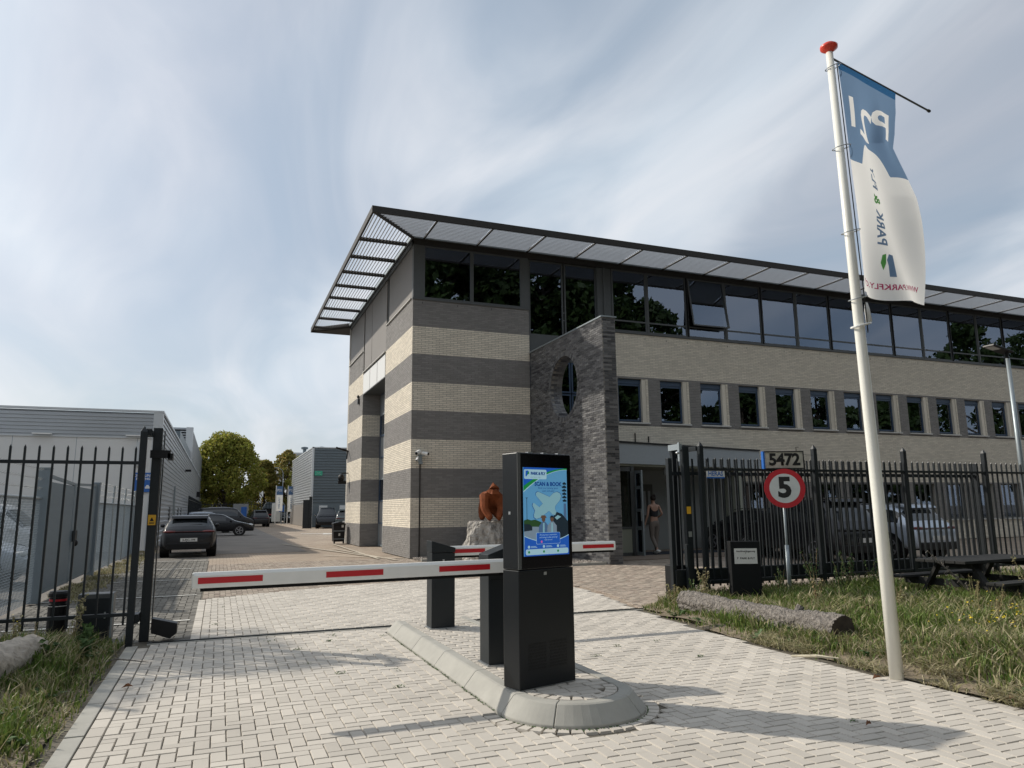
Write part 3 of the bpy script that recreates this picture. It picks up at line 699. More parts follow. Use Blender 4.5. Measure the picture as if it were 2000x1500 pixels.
# ------------------------------------------------------------------ black brick wing wall with the round opening
wg = thing('wing_wall', 'tall black brick wall with a big round opening standing out from the building entrance', 'brick wall', (WX0, WY0, 0))
CYc, CZc, CR = 21.47, 5.57, 1.04
circle = [(CYc+CR*math.cos(2*math.pi*k/48), CZc+CR*math.sin(2*math.pi*k/48)) for k in range(48)]
mbk = MB(); mo = MB()
for xf in (WX0, WX1):
    o = len(mbk.v); n = 48; mbk.v += [(xf, a, b) for a, b in circle]
    sq = []
    for a, b in circle:
        dy_, dz_ = a-CYc, b-CZc; s = min((Y0-.01-CYc)/dy_ if dy_ > 1e-6 else 1e9, (WY0-CYc)/dy_ if dy_ < -1e-6 else 1e9, (WZ-CZc)/dz_ if dz_ > 1e-6 else 1e9, (0-CZc)/dz_ if dz_ < -1e-6 else 1e9)
        sq.append((xf, CYc+dy_*s, CZc+dz_*s))
    mbk.v += sq
    for k in range(n): j = (k+1) % n; mbk.f.append((o+k, o+j, o+n+j, o+n+k))
    # corners of the rectangle cut by the fan
    cs = [(Y0-.01, WZ), (WY0, WZ), (WY0, 0), (Y0-.01, 0)]
    for cy_, cz_ in cs:
        ang = math.atan2(cz_-CZc, cy_-CYc) % (2*math.pi); k = int(ang/(2*math.pi)*n); j = (k+1) % n
        mbk.v.append((xf, cy_, cz_)); mbk.f.append((o+n+k, o+n+j, len(mbk.v)-1))
n = 48
for k in range(n): j = (k+1) % n; mbk.f.append((k, j, j+(2*n+4), k+(2*n+4)))
mbk.add([(WX0, WY0, 0), (WX1, WY0, 0), (WX1, WY0, WZ), (WX0, WY0, WZ)], [(0, 1, 2, 3)])
mbk.add([(WX0, WY0, WZ), (WX1, WY0, WZ), (WX1, Y0-.01, WZ), (WX0, Y0-.01, WZ)], [(0, 1, 2, 3)])
link('core', mbk.mesh('core'), 'mortar', wg, fix=False)
blk = lambda u, k: 'brick_black'
wb = bricks('y', WX0, -1, WY0, Y0-.02, 0, WZ, blk, circ=(CYc, CZc, CR+.13)) + bricks('x', WY0, -1, WX0, WX1, 0, WZ, blk, off=.1) + bricks('y', WX1, 1, WY0, Y0-.02, 0, WZ, blk, circ=(CYc, CZc, CR+.13))
put_bricks(wb, wg, 300)
for k in range(72):                                                  # header ring round the hole plus lining courses
    a0, a1 = 2*math.pi*k/72+.006, 2*math.pi*(k+1)/72-.006
    mb = MB(); vs = []
    for x in (WX0-.014, WX0+.02):
        for r, a in ((CR-.012, a0), (CR+.12, a0), (CR+.12, a1), (CR-.012, a1)): vs.append((x, CYc+r*math.cos(a), CZc+r*math.sin(a)))
    mb.add(vs, [(0, 1, 2, 3), (4, 7, 6, 5), (0, 4, 5, 1), (1, 5, 6, 2), (2, 6, 7, 3), (3, 7, 4, 0)])
    link('arch_brick', mb.mesh('arch_brick'), 'brick_black', wg)
lin = MB()
for k in range(72):
    a0, a1 = 2*math.pi*k/72+.005, 2*math.pi*(k+1)/72-.005
    for x in np.arange(WX0+.02+(.1 if k % 2 else 0), WX1-.03, .215):
        x1 = min(x+.205, WX1-.005); vs = []
        for r in (CR, CR-.012):
            for xx, a in ((x, a0), (x1, a0), (x1, a1), (x, a1)): vs.append((xx, CYc+r*math.cos(a), CZc+r*math.sin(a)))
        lin.add(vs, [(4, 5, 6, 7), (0, 1, 5, 4), (1, 2, 6, 5), (2, 3, 7, 6), (3, 0, 4, 7)])
link('lining_bricks', lin.mesh('lining'), 'brick_black', wg, kind='stuff')
link('coping', MB().box(WX0-.04, WX1+.04, WY0-.04, Y0-.02, WZ+.002, WZ+.045).mesh('c'), 'galv', wg)
# ------------------------------------------------------------------ information kiosk
KA = R(16.0); kx = Vector((math.cos(KA), math.sin(KA), 0)); ky = Vector((-math.sin(KA), math.cos(KA), 0)); K0 = Vector((2.318, 5.70, .15))
kio = thing('information_kiosk', 'tall black information kiosk with a lit blue advertising screen on the island nose', 'kiosk', tuple(K0+kx*.3+ky*.11))
def kb(x0, x1, y0, y1, z0, z1, mb=None):
    mb = mb or MB(); c = K0+kx*(x0+x1)/2+ky*(y0+y1)/2
    return mb.obox((c.x, c.y), (kx.x, kx.y), (ky.x, ky.y), (x1-x0)/2, (y1-y0)/2, z0, z1)
KW = .605
link('lower_cabinet', kb(0, KW, 0, .215, .155, 1.093).mesh('k'), 'anthracite_gloss', kio, bevel=.006)
link('upper_cabinet', kb(0, KW, 0.006, .215, 1.097, 2.07).mesh('k'), 'anthracite_gloss', kio, bevel=.008)
link('screen_glass', kb(.035, KW-.004, .0, .0055, 1.105, 2.062).mesh('k'), 'black_gloss', kio, bevel=.002)
link('edge_trim', kb(-.001, .033, -.001, .0055, 1.10, 2.068).mesh('k'), 'frame_grey', kio)
link('base_plate', kb(.01, KW-.01, .01, .205, .148, .158).mesh('k'), 'steel', kio)
for a in (.16, .33, .5): link('roof_bolt', kb(a, a+.05, .05, .09, 2.07, 2.082).mesh('k'), 'steel', kio)
link('upper_lock', kb(-.003, .0, .10, .125, 1.55, 1.575).mesh('k'), 'steel', kio); link('door_seam', kb(KW-.001, KW+.001, .03, .19, .2, 1.05).mesh('k'), 'black', kio); link('lock', kb(.27, .30, -.003, .0, 1.045, 1.07).mesh('k'), 'steel', kio)
vent = MB()
for r in range(9):
    for k in range(26):
        x = .09+k*.0165+(r % 2)*.006
        if 12 <= k <= 13: continue
        kb(x, x+.006, -.0015, .002, .30+r*.024, .315+r*.024, vent)
link('vent_slots', vent.mesh('v'), 'black', kio, kind='stuff')
SX0, SX1, SZ0, SZ1 = .058, .552, 1.205, 1.945; SW, SH = SX1-SX0, SZ1-SZ0
scr = link('screen', kb(SX0, SX1, -.0035, 0, SZ0, SZ1).mesh('s'), 'scr_sky', kio)
def sflat(name, poly, m, k):
    """flat print on the screen; poly in 0..1 x 0..1.5 units (y down)"""
    mb = MB(); vs = []
    for a, b in poly:
        p = K0+kx*(SX0+a*SW)+ky*(-.0035-.0009*k); vs.append((p.x, p.y, SZ1-b*SW))
    mb.add(vs, [tuple(range(len(vs)))]); me = mb.mesh(name)
    bm = bmesh.new(); bm.from_mesh(me); bmesh.ops.triangulate(bm, faces=bm.faces); bm.to_mesh(me); bm.free()
    return link(name, me, m, scr, fix=False)
def stext(txt, x, y, h, m, k=5, bold=0., align='CENTER', space=1.):
    p = K0+kx*(SX0+x*SW)+ky*(-.0035-.0009*k)
    return put_text('lettering', txt, h*SW, m, scr, (p.x, p.y, SZ1-y*SW), kx, (0, 0, 1), bold=bold, align=align, space=space)
H_ = SH/SW
arc = lambda cx, cy, rx, ry, a0, a1, n=18: [(cx+rx*math.cos(R(a)), cy+ry*math.sin(R(a))) for a in np.linspace(a0, a1, n)]
rr = lambda x0, y0, x1, y1, r: arc(x1-r, y0+r, r, r, -90, 0, 4)+arc(x1-r, y1-r, r, r, 0, 90, 4)+arc(x0+r, y1-r, r, r, 90, 180, 4)+arc(x0+r, y0+r, r, r, 180, 270, 4)
cv = lambda k_, a_: [(x_, a_*(1-x_)**1.9+k_) for x_ in np.linspace(0, 1, 14)]
sflat('print', [(0, 0), (1, 0)]+cv(.03, .40)[::-1], 'scr_pale', 1); sflat('print', [(0, 0), (1, 0)]+cv(.022, .385)[::-1], 'scr_green', 2); sflat('print', [(0, 0), (.95, 0)]+[(x_, y_) for x_, y_ in cv(.0, .32)[::-1] if x_ < .93], 'scr_blue', 3)
sflat('print', rr(.015, .035, .52, .20, .025), 'scr_pale', 4)
sflat('print', [(.05, .06), (.10, .055), (.125, .08), (.12, .11), (.08, .13), (.075, .155), (.045, .155)], 'scr_blue', 5); sflat('print', [(.09, .085), (.12, .07), (.125, .11), (.085, .13)], 'scr_green', 6)
stext('PARK & FLY', .325, .105, .066, 'scr_deep', 6, .0018, space=.95); stext('PARK. TRAVEL. ENJOY.', .27, .170, .024, 'scr_grey', 6)
stext('SCAN & BOOK', .55, .285, .092, 'scr_deep', 6, .002, space=1.0)
stext('Book your parking space', .55, .352, .045, 'scr_deep', 6); stext('quick and easy!', .55, .402, .045, 'scr_deep', 6)
plane = [(.27, .44), (.31, .415), (.35, .425), (.58, .505), (.66, .44), (.75, .415), (.82, .44), (.85, .49), (.82, .56), (.71, .66), (.70, .71), (.73, .77), (.70, .82), (.64, .81), (.56, .745), (.52, .77), (.36, .86), (.27, .88), (.22, .85), (.22, .80), (.245, .74), (.19, .65), (.20, .61), (.23, .61), (.34, .68), (.42, .62), (.27, .48)]
cx_, cy_ = .52, .64
sflat('print', [(cx_+(a-cx_)*1.03, cy_+(b-cy_)*1.03) for a, b in plane], 'scr_deep', 4); sflat('print', plane, 'scr_mist', 5)
sflat('print', [(.91, .62), (.97, .62), (.98, 1.2), (.90, 1.2)], 'scr_denim', 1)
for i, (w_, y_) in enumerate(((.05, .24), (.07, .30), (.07, .36), (.065, .42), (.065, .48), (.055, .54))): sflat('print', [(.935-w_, y_+.03), (.935, y_), (.985, y_+.03), (.975, y_+.05), (.935-w_*.6, y_+.05)], 'scr_dark', 2)
sflat('print', [(.065, .53), (.035, .52), (.10, .515), (.075, .53), (.075, .9), (.065, .9)], 'scr_dark', 2)
sflat('print', [(0, .90), (.08, .88), (.16, .90), (.25, .89), (.34, .92), (.42, .95), (.42, 1.1), (0, 1.1)], 'scr_leaf', 2)
sflat('print', [(0, 1.0), (.5, 1.02), (1, 1.06), (1, 1.4), (0, 1.4)], 'scr_grey', 3)
sflat('print', [(.0, .96), (.12, .965), (.18, 1.01), (.18, 1.07), (.0, 1.085)], 'scr_dark', 4)
sflat('print', [(.64, .98), (.67, .83), (.74, .765), (.86, .80), (1, .93), (1, 1.3), (.60, 1.3)], 'scr_dark', 4); sflat('print', [(.69, .86), (.76, .82), (.84, .85), (.74, .90)], 'scr_mist', 5)
for bx_, m_ in ((.42, 'scr_denim'), (.61, 'scr_grey')):
    sflat('print', [(bx_-.11, 1.16), (bx_-.09, 1.0), (bx_-.02, .93), (bx_+.05, .93), (bx_+.12, 1.0), (bx_+.12, 1.16)], m_, 6)
    sflat('print', arc(bx_+.01, .88, .042, .055, 0, 340, 10), 'scr_brown', 7); sflat('print', [(bx_-.005, .95), (bx_+.03, .95), (bx_+.03, 1.15), (bx_-.01, 1.15)], 'scr_mist', 7)
sflat('print', [(.36, .865), (.385, .82), (.47, .82), (.50, .865)], 'scr_brown', 8); sflat('print', [(.57, .86), (.60, .825), (.65, .83), (.67, .86)], 'scr_dark', 8)
low = [(x_, 1.17+.10*(1-abs(2*x_-1)**2)) for x_ in np.linspace(0, 1, 13)]+[(1, H_), (0, H_)]
sflat('print', [(a, b-.014) for a, b in low[:-2]]+[(1, 1.3), (0, 1.3)], 'scr_pale', 9); sflat('print', low, 'scr_blue', 10)
sflat('print', rr(.255, 1.11, .795, 1.305, .02), 'scr_pale', 11); sflat('print', rr(.26, 1.115, .79, 1.30, .02), 'scr_blue', 12)
for i, s_ in enumerate(('Already have a reservation', 'and having trouble entering?', 'Call us now!')): stext(s_, .525, 1.15+i*.042, .036, 'scr_pale', 13)
sflat('print', arc(.37, 1.265, .018, .022, 0, 340, 9), 'scr_pink', 13)
sflat('print', rr(.02, H_-.115, .98, H_-.02, .03), 'scr_pale', 11)
for a in (.09, .42, .74): sflat('print', arc(a, H_-.068, .022, .022, 0, 340, 9), 'scr_green', 12); sflat('print', arc(a, 1.345, .026, .026, 0, 340, 9), 'scr_pale', 12)
for a in (.20, .54, .86): sflat('print', [(a-.07, 1.335), (a+.05, 1.335), (a+.05, 1.343), (a-.07, 1.343)], 'scr_pale', 12); sflat('print', [(a-.07, 1.353), (a+.07, 1.353), (a+.07, 1.36), (a-.07, 1.36)], 'scr_pale', 12)
# ------------------------------------------------------------------ barriers
def barrier(name, label, x0, x1, y0, y1, lidl, lidr, boomy, bx0, bx1, bz0, zt0, reds, grp, sgn):
    t = thing(name, label, 'barrier', ((x0+x1)/2, (y0+y1)/2, .15), grp)
    link('housing', MB().box(x0, x1, y0, y1, .158, 1.06).mesh('h'), 'anthracite', t, bevel=.006)
    link('base_plate', MB().box(x0-.02, x1+.02, y0-.02, y1+.02, .148, .158).mesh('h'), 'steel', t)
    link('lid', MB().prism([(x0-.006, 1.066), (x1+.006, 1.066), (x1+.006, lidr), (x0-.006, lidl)], y0-.006, y1+.006, 'xz').mesh('l'), 'anthracite', t, bevel=.005)
    yb_, yf = boomy+.035, boomy-.035
    link('door_seam', MB().box(x0+.02, x1-.02, y0-.002, y0+.001, .93, .936).mesh('s'), 'black', t); link('lock', MB().box((x0+x1)/2-.012, (x0+x1)/2+.012, y0-.004, y0+.001, .955, .98).mesh('s'), 'steel', t)
    for bx_ in (x0-.010, x1+.010): link('anchor_bolt', MB().lathe((bx_, y0-.01, .158), [(.008, 0), (.008, .008)], 6).mesh('s'), 'steel', t)
    hz = .0
    b = link('boom', MB().add([(bx0, yf, bz0), (bx1, yf, zt0), (bx1, yb_, zt0), (bx0, yb_, bz0), (bx0, yf, bz0+.10), (bx1, yf, zt0+.10), (bx1, yb_, zt0+.10), (bx0, yb_, bz0+.10), (bx0, yf+.018, bz0+.125), (bx1, yf+.018, zt0+.125), (bx1, yb_-.018, zt0+.125), (bx0, yb_-.018, bz0+.125)],
        [(0, 1, 5, 4), (2, 3, 7, 6), (4, 5, 9, 8), (6, 7, 11, 10), (8, 9, 10, 11), (0, 3, 2, 1), (0, 4, 8, 11, 7, 3), (1, 2, 6, 10, 9, 5)]).mesh('b'), 'white_paint', t, bevel=.003)
    zl = lambda x: bz0+(x-bx0)/(bx1-bx0)*(zt0-bz0)
    for a, c in reds: link('red_reflector', MB().add([(a, yf-.0015, zl(a)+.035), (c, yf-.0015, zl(c)+.035), (c, yf-.0015, zl(c)+.085), (a, yf-.0015, zl(a)+.085)], [(0, 1, 2, 3)]).mesh('r'), 'red_reflect', b, fix=False)
    ra, rb_ = (bx0+.06, bx1) if sgn < 0 else (bx0, bx1-.02)
    link('rubber_strip', MB().add([(ra, boomy-.012, zl(ra)-.028), (rb_, boomy-.012, zl(rb_)-.028), (rb_, boomy+.012, zl(rb_)-.028), (ra, boomy+.012, zl(ra)-.028), (ra, boomy-.012, zl(ra)), (rb_, boomy-.012, zl(rb_)), (rb_, boomy+.012, zl(rb_)), (ra, boomy+.012, zl(ra))],
        [(0, 1, 5, 4), (1, 2, 6, 5), (2, 3, 7, 6), (3, 0, 4, 7), (0, 3, 2, 1), (4, 5, 6, 7)]).mesh('r'), 'black_rubber', b)
    link('end_cap', MB().box((bx0 if sgn < 0 else bx1)-.006, (bx0 if sgn < 0 else bx1)+.006, yf+.002, yb_-.002, zl(bx0 if sgn < 0 else bx1)+.003, zl(bx0 if sgn < 0 else bx1)+.118).mesh('e'), 'sign_white', b)
    return t
barrier('barrier', 'nearer car barrier with its red and white boom lowered across the left lane', 2.42, 2.80, 6.715, 6.97, 1.165, 1.30, 6.655, -.17, 2.82, .985, 1.005, [(-.13, .372), (.892, 1.39), (1.906, 2.402)], 'car barriers on the traffic island', -1)
barrier('barrier', 'farther car barrier beside the gate track with its boom lowered across the right lane', 2.50, 2.80, 9.01, 9.25, 1.21, 1.12, 9.31, 2.56, 5.26, 1.00, 1.005, [(2.8, 3.296), (3.78, 4.26), (4.745, 5.236)], 'car barriers on the traffic island', 1)
# ------------------------------------------------------------------ steel palisade fences
def palisade(t, x0, x1, y, posts, z0=.25, z1=2.42, r0=.37, r1=2.22, pitch=.15, m='anthracite', skip=(), near=True):
    w, d = .024, .024
    me = MB().box(-w/2, w/2, -d/2, d/2, 0, z1-z0-.02).add([(-w/2, -d/2, z1-z0-.02), (w/2, -d/2, z1-z0-.02), (w/2, d/2, z1-z0-.02), (-w/2, d/2, z1-z0-.02), (0, 0, z1-z0+.012)], [(0, 1, 4), (1, 2, 4), (2, 3, 4), (3, 0, 4)]).mesh('bar')
    x = x0
    while x < x1:
        if not any(abs(x-p) < .07 for p in posts): inst('bar', me, m, t, (x, y, z0))
        x += pitch
    for z in (r0, r1): link('rail', MB().box(x0-.07, x1, y-.03, y+.03, z-.018, z+.022).mesh('r'), m, t)
    for p in posts:
        po = MB().box(p-.04, p+.04, y-.04, y+.04, -.05, 2.62).add([(p-.04, y-.04, 2.62), (p+.04, y-.04, 2.62), (p+.04, y+.04, 2.62), (p-.04, y+.04, 2.62), (p, y, 2.70)], [(0, 1, 4), (1, 2, 4), (2, 3, 4), (3, 0, 4)])
        link('post', po.mesh('post'), m, t, bevel=.004)
fl = thing('steel_fence', 'dark steel bar fence on the left verge ending at the gate catch post', 'fence', (-.94, 10.35, 0), 'dark steel bar fences')
palisade(fl, -4.62, -.98, 10.35, [-3.6, -.94])
fr_ = thing('steel_fence', 'long dark steel bar fence on the right running behind the flagpole', 'fence', (7.58, 10.35, 0), 'dark steel bar fences')
palisade(fr_, 7.73, 19.6, 10.35, [7.58, 10.08, 12.32, 14.58, 16.85, 19.1], z0=.34)
# catch post on the left
cp = thing('gate_catch_post', 'thick dark steel gate catch post standing behind the left fence end', 'gate post', (-.80, 10.65, 0))
link('post', MB().box(-.855, -.745, 10.59, 10.70, 0, 2.70).mesh('p'), 'anthracite', cp, bevel=.005)
link('guide_channel', MB().box(-.725, -.712, 10.61, 10.68, .15, 2.66).mesh('p'), 'anthracite', cp)
link('bracket', MB().box(-.92, -.86, 10.39, 10.66, 2.58, 2.66).mesh('p'), 'anthracite', cp); link('bracket', MB().box(-.92, -.86, 10.39, 10.66, .25, .36).mesh('p'), 'anthracite', cp)
link('catch_hook', MB().box(-.87, -.63, 10.50, 10.58, 2.30, 2.40).box(-.66, -.60, 10.50, 10.72, 2.28, 2.36).mesh('p'), 'black', cp)
link('warning_sticker', MB().box(-.845, -.755, 10.574, 10.579, 1.44, 1.57).mesh('p'), 'sign_yellow', cp)
link('warning_mark', MB().prism([(-.825, 1.49), (-.775, 1.49), (-.80, 1.54)], 10.571, 10.5735, 'xz').box(-.83, -.77, 10.571, 10.5735, 1.46, 1.472).mesh('p'), 'print_black', cp)
link('foot', MB().prism([(-.72, .28), (-.42, .20), (-.42, .08), (-.50, .02), (-.72, .10)], 10.56, 10.74, 'xz').mesh('p'), 'black', cp, bevel=.006)
# sliding gate leaf parked behind the right fence
gt = thing('sliding_gate', 'dark steel sliding gate leaf parked open behind the right fence', 'gate', (7.15, 10.62, 0))
GY = 10.62
x = 7.3; gme = MB().box(-.013, .013, -.013, .013, 0, 2.16).mesh('bar')
while x < 14.6: inst('bar', gme, 'anthracite', gt, (x, GY, .26)); x += .15
for z in (.36, 2.16): link('rail', MB().box(7.12, 14.6, GY-.03, GY+.03, z-.03, z+.03).mesh('r'), 'anthracite', gt)
link('bottom_beam', MB().box(7.12, 14.6, GY-.07, GY+.07, .30, .56).mesh('r'), 'anthracite', gt, bevel=.006)
link('end_stile', MB().box(7.08, 7.16, GY-.04, GY+.04, .18, 2.42).mesh('r'), 'anthracite', gt, bevel=.004)
link('stile', MB().box(14.62, 14.7, GY-.04, GY+.04, .18, 2.42).mesh('r'), 'anthracite', gt)
gp = thing('gate_portal', 'pair of thick dark gate guide posts bridged by pale brackets right of the entrance', 'gate post', (7.45, 10.6, 0))
for a, b in ((10.42, 10.50), (10.74, 10.82)): link('post', MB().box(7.28, 7.40, a, b, 0, 2.62).mesh('p'), 'anthracite', gp, bevel=.004)
link('post', MB().box(7.50, 7.60, 10.74, 10.84, 0, 2.66).mesh('p'), 'anthracite', gp, bevel=.004)
link('bridge_bracket', MB().box(7.24, 7.275, 10.44, 10.80, 2.56, 2.66).mesh('b'), 'galv', gp); link('bridge_bracket', MB().box(7.52, 7.56, 10.39, 10.74, 2.54, 2.62).mesh('b'), 'anthracite', gp); link('angle_plate', MB().box(7.22, 7.238, 10.44, 10.49, 2.36, 2.68).mesh('b'), 'galv', gp)
link('photocell_box', MB().box(7.22, 7.28, 10.36, 10.42, .62, .98).mesh('b'), 'anthracite', gp, bevel=.004)
link('motor_housing', MB().box(7.18, 7.50, 10.72, 10.98, .05, .62).mesh('b'), 'black', gp, bevel=.01)
link('warning_sticker', MB().box(7.30, 7.38, 10.412, 10.418, 1.48, 1.60).mesh('b'), 'sign_yellow', gp)
link('key_switch', MB().box(7.31, 7.37, 10.405, 10.418, 1.10, 1.19).mesh('b'), 'steel', gp)
link('lamp', MB().sphere((7.16, 10.40, 2.50), (.035, .035, .025)).mesh('b'), 'steel', gp)
hs = thing('maker_plate', 'small white and blue HERAS name plate fixed high on the right fence', 'sign', (7.85, 10.31, 2.2))
pl = link('plate', MB().box(7.655, 8.03, 10.308, 10.316, 2.085, 2.195).mesh('p'), 'plate_white', hs); link('blue_strip', MB().box(7.66, 8.025, 10.305, 10.3078, 2.07, 2.095).mesh('p'), 'sign_blue', hs)
put_text('lettering', 'HERAS', .105, 'sign_blue', hs, (7.842, 10.306, 2.147), (1, 0, 0), (0, 0, 1), bold=.003)
# ------------------------------------------------------------------ signs
SXc, SYc, SZc = 9.10, 10.08, 1.895
sg = thing('speed_sign', 'round red rimmed speed limit sign reading 5 on a thin galvanised pole', 'road sign', (SXc, SYc, 0))
sa = R(-34); sx = Vector((math.cos(sa), math.sin(sa), 0)); sn = Vector((math.sin(sa), -math.cos(sa), 0))
def disc(name, r, off, m, parent, r0=0, n=40, c=(SXc, SYc, SZc)):
    mb = MB(); vs = []
    c = Vector(c)
    for q in (r, r0) if r0 else (r,):
        for i in range(n): a = 2*math.pi*i/n; vs.append(c+sn*off+sx*(q*math.cos(a))+Vector((0, 0, q*math.sin(a))))
    fs = [(i, (i+1) % n, n+(i+1) % n, n+i) for i in range(n)] if r0 else [tuple(range(n))]
    return link(name, mb.add(vs, fs).mesh(name), m, parent, fix=False)
RS = .338
mbp = MB(); cc = Vector((SXc, SYc, SZc)); vs = []
for o in (0, .022):
    for i in range(40): a = 2*math.pi*i/40; vs.append(cc+sn*o+sx*(RS*math.cos(a))+Vector((0, 0, RS*math.sin(a))))
mbp.add(vs, [tuple(range(40)), tuple(range(79, 39, -1))]+[(i, (i+1) % 40, 40+(i+1) % 40, 40+i) for i in range(40)])
dk = link('disc', mbp.mesh('disc'), 'sign_red', sg); disc('white_face', RS*.745, .0232, 'sign_white', dk)
put_text('digit', '5', .47, 'print_black', dk, tuple(cc+sn*.025+Vector((0, 0, .0))), sx, (0, 0, 1), bold=.019)
link('pole', MB().tube([(SXc, SYc+.045, .1), (SXc, SYc+.045, SZc+.28)], .022, 12).mesh('p'), 'galv', sg, smooth=True)
link('pole_sleeve', MB().tube([(SXc, SYc+.045, 0), (SXc, SYc+.045, .93)], .034, 12).mesh('p'), 'galv', sg, smooth=True)
link('clamp', MB().box(SXc-.05, SXc+.05, SYc+.01, SYc+.06, SZc-.2, SZc-.17).box(SXc-.05, SXc+.05, SYc+.01, SYc+.06, SZc+.17, SZc+.20).mesh('c'), 'galv', sg)
ns_ = thing('number_sign', 'weathered white number board reading 5472 with a blue edge, on top of the fence', 'sign', (9.25, 10.28, 2.4))
A_ = R(-20); ax_ = (math.cos(A_), math.sin(A_)); ay_ = (-math.sin(A_), math.cos(A_))
link('board', MB().obox((9.26, 10.24), ax_, ay_, .345, .03, 2.255, 2.535).mesh('b'), 'sign_dirty', ns_)
link('frame', MB().obox((9.26-.36*ax_[0], 10.24-.36*ax_[1]), ax_, ay_, .014, .05, 2.24, 2.55).mesh('b'), 'sign_blue', ns_, label='bright blue side edge')
link('rim', MB().obox((9.26, 10.24), ax_, ay_, .352, .04, 2.536, 2.552).obox((9.26+.352*ax_[0], 10.24+.352*ax_[1]), ax_, ay_, .008, .04, 2.25, 2.55).obox((9.26, 10.24), ax_, ay_, .352, .04, 2.238, 2.2545).mesh('b'), 'print_black', ns_)
nn = Vector((math.sin(A_), -math.cos(A_), 0))
put_text('lettering', '5472', .285, 'print_black', ns_, tuple(Vector((9.27, 10.24, 2.395))+nn*.038), (ax_[0], ax_[1], 0), (0, 0, 1), bold=.0105, space=.98)
link('aerial', MB().tube([(9.55, 10.22, 2.55), (9.55, 10.22, 2.63), (9.60, 10.21, 2.63)], .006, 6).tube([(9.62, 10.2, 2.50), (10.0, 10.3, 2.50)], .004, 5).mesh('a'), 'black', ns_)
pb = thing('sign_pillar', 'short black pillar with a small white PARK & FLY notice beside the right fence', 'signpost', (7.9, 9.86, 0))
PA = R(-24); px_ = Vector((math.cos(PA), math.sin(PA), 0)); py_ = Vector((-math.sin(PA), math.cos(PA), 0)); P0 = Vector((7.66, 9.80, 0))
c = P0+px_*.235+py_*.11
link('pillar', MB().obox((c.x, c.y), (px_.x, px_.y), (py_.x, py_.y), .235, .11, 0, 1.04).mesh('p'), 'black_rubber', pb, bevel=.01)
c2 = P0+px_*.235+py_*(-.004)
link('notice', MB().obox((c2.x, c2.y), (px_.x, px_.y), (py_.x, py_.y), .18, .004, .69, .93).mesh('p'), 'plate_white', pb)
for s_, dz, sz in (('Aan/afmeldingenweg', .075, .036), ('1', .045, .04), ('P  PARK & FLY', -.035, .045)):
    q = c2+py_*(-.006)+Vector((0, 0, .81+dz)); put_text('lettering', s_, sz, 'print_black', pb, tuple(q), px_, (0, 0, 1), bold=.0008)
# ------------------------------------------------------------------ flagpole and flag
fpx, fpy = 5.94, 5.30
fp = thing('flagpole', 'tall white flagpole with a red cap at the edge of the right verge', 'flagpole', (fpx, fpy, 0))
tipx = fpx-.115
link('pole', MB().tube([(fpx, fpy, 0), (fpx-.02, fpy, 1.6), (fpx-.065, fpy, 3.9), (tipx, fpy, 6.38)], [.063, .058, .048, .036], 24).mesh('p'), 'pole_white', fp, smooth=True)
link('cap', MB().lathe((tipx, fpy, 6.38), [(.03, 0), (.05, .02), (.088, .05), (.09, .075), (.06, .10), (.02, .115)], 20).mesh('c'), 'finial_red', fp, smooth=True)
rod_d = Vector((1.88, .38, 0)).normalized(); rod0 = Vector((tipx, fpy, 6.33))
link('arm', MB().tube([rod0+Vector((0, 0, 0)), rod0+rod_d*2.0], .011, 8).mesh('r'), 'frame_grey', fp)
link('arm_tip', MB().tube([rod0+rod_d*1.99, rod0+rod_d*2.03], .018, 8).mesh('r'), 'print_black', fp)
link('halyard', MB().tube([(tipx+.06, fpy-.03, 6.25), (fpx-.0, fpy-.05, 3.45), (fpx+.01, fpy-.04, 3.3)], .006, 6).mesh('h'), 'print_black', fp)
for z in (6.22, 5.30, 4.37, 3.66, 3.38):
    cxp = fpx-.115*z/6.38; q = []
    for k in range(17): a = 2*math.pi*k/16; q.append((cxp+.03+(.105 if z < 5.5 else .08)*math.cos(a), fpy+.075*math.sin(a), z+.03*math.cos(a)))
    link('flag_ring', MB().tube(q, .006 if z != 3.38 else .012, 6, cap=False).mesh('r'), 'white_paint' if z == 3.38 else 'steel', fp)
link('weight', MB().tube([(fpx+.045, fpy-.02, 3.62), (fpx+.05, fpy-.02, 3.55), (fpx+.06, fpy-.02, 3.42)], [.014, .026, .03], 10).mesh('w'), 'white_paint', fp, smooth=True)
# flag surface: left edge near the pole, cloth falling from the arm with folds
Lf = [(0, 6.27, .14), (.5, 5.0, .16), (1, 3.66, .18)]
def flagS(u, v):
    """u 0..1 away from pole, v 0 top .. 1 bottom"""
    wid = np.interp(v, [0, .10, .22, .30, .42, .52, .62, .80, 1.0], [1.14, 1.08, .95, .83, .95, 1.03, 1.0, .90, .80])
    z = 6.30-2.56*v-.08*u*v+.02*math.sin(9*u)*v
    z -= .0*u
    lx = tipx+.10+.085*v*0+(fpx-tipx)*v*.55
    w1 = .07*math.sin(5.0*u+3.2*v+.5)*v**.6 + .05*math.sin(11*u-5*v)*v + .05*math.exp(-((u-.72-.5*(v-.22))/.10)**2)*math.exp(-((v-.26)/.12)**2)
    bend = .25*v*u
    p = Vector((lx, fpy, z))+rod_d*(wid*u)+Vector((rod_d.y, -rod_d.x, 0))*(w1+bend*.6)
    return p
fg = thing('flag', 'tall blue and white PARK & FLY flag seen from behind, hanging from the flagpole arm', 'flag', (tipx+.1, fpy, 6.3))
nu, nv = 40, 90; V = [flagS(i/nu, j/nv) for j in range(nv+1) for i in range(nu+1)]
def bl_edge(u):                                                       # lower border of the blue field: a white tab rises in the middle
    b = .44
    if .22 < u < .76:
        q = abs((u-.49)/.27); b = .44-.105*(1-q**4)
    return b
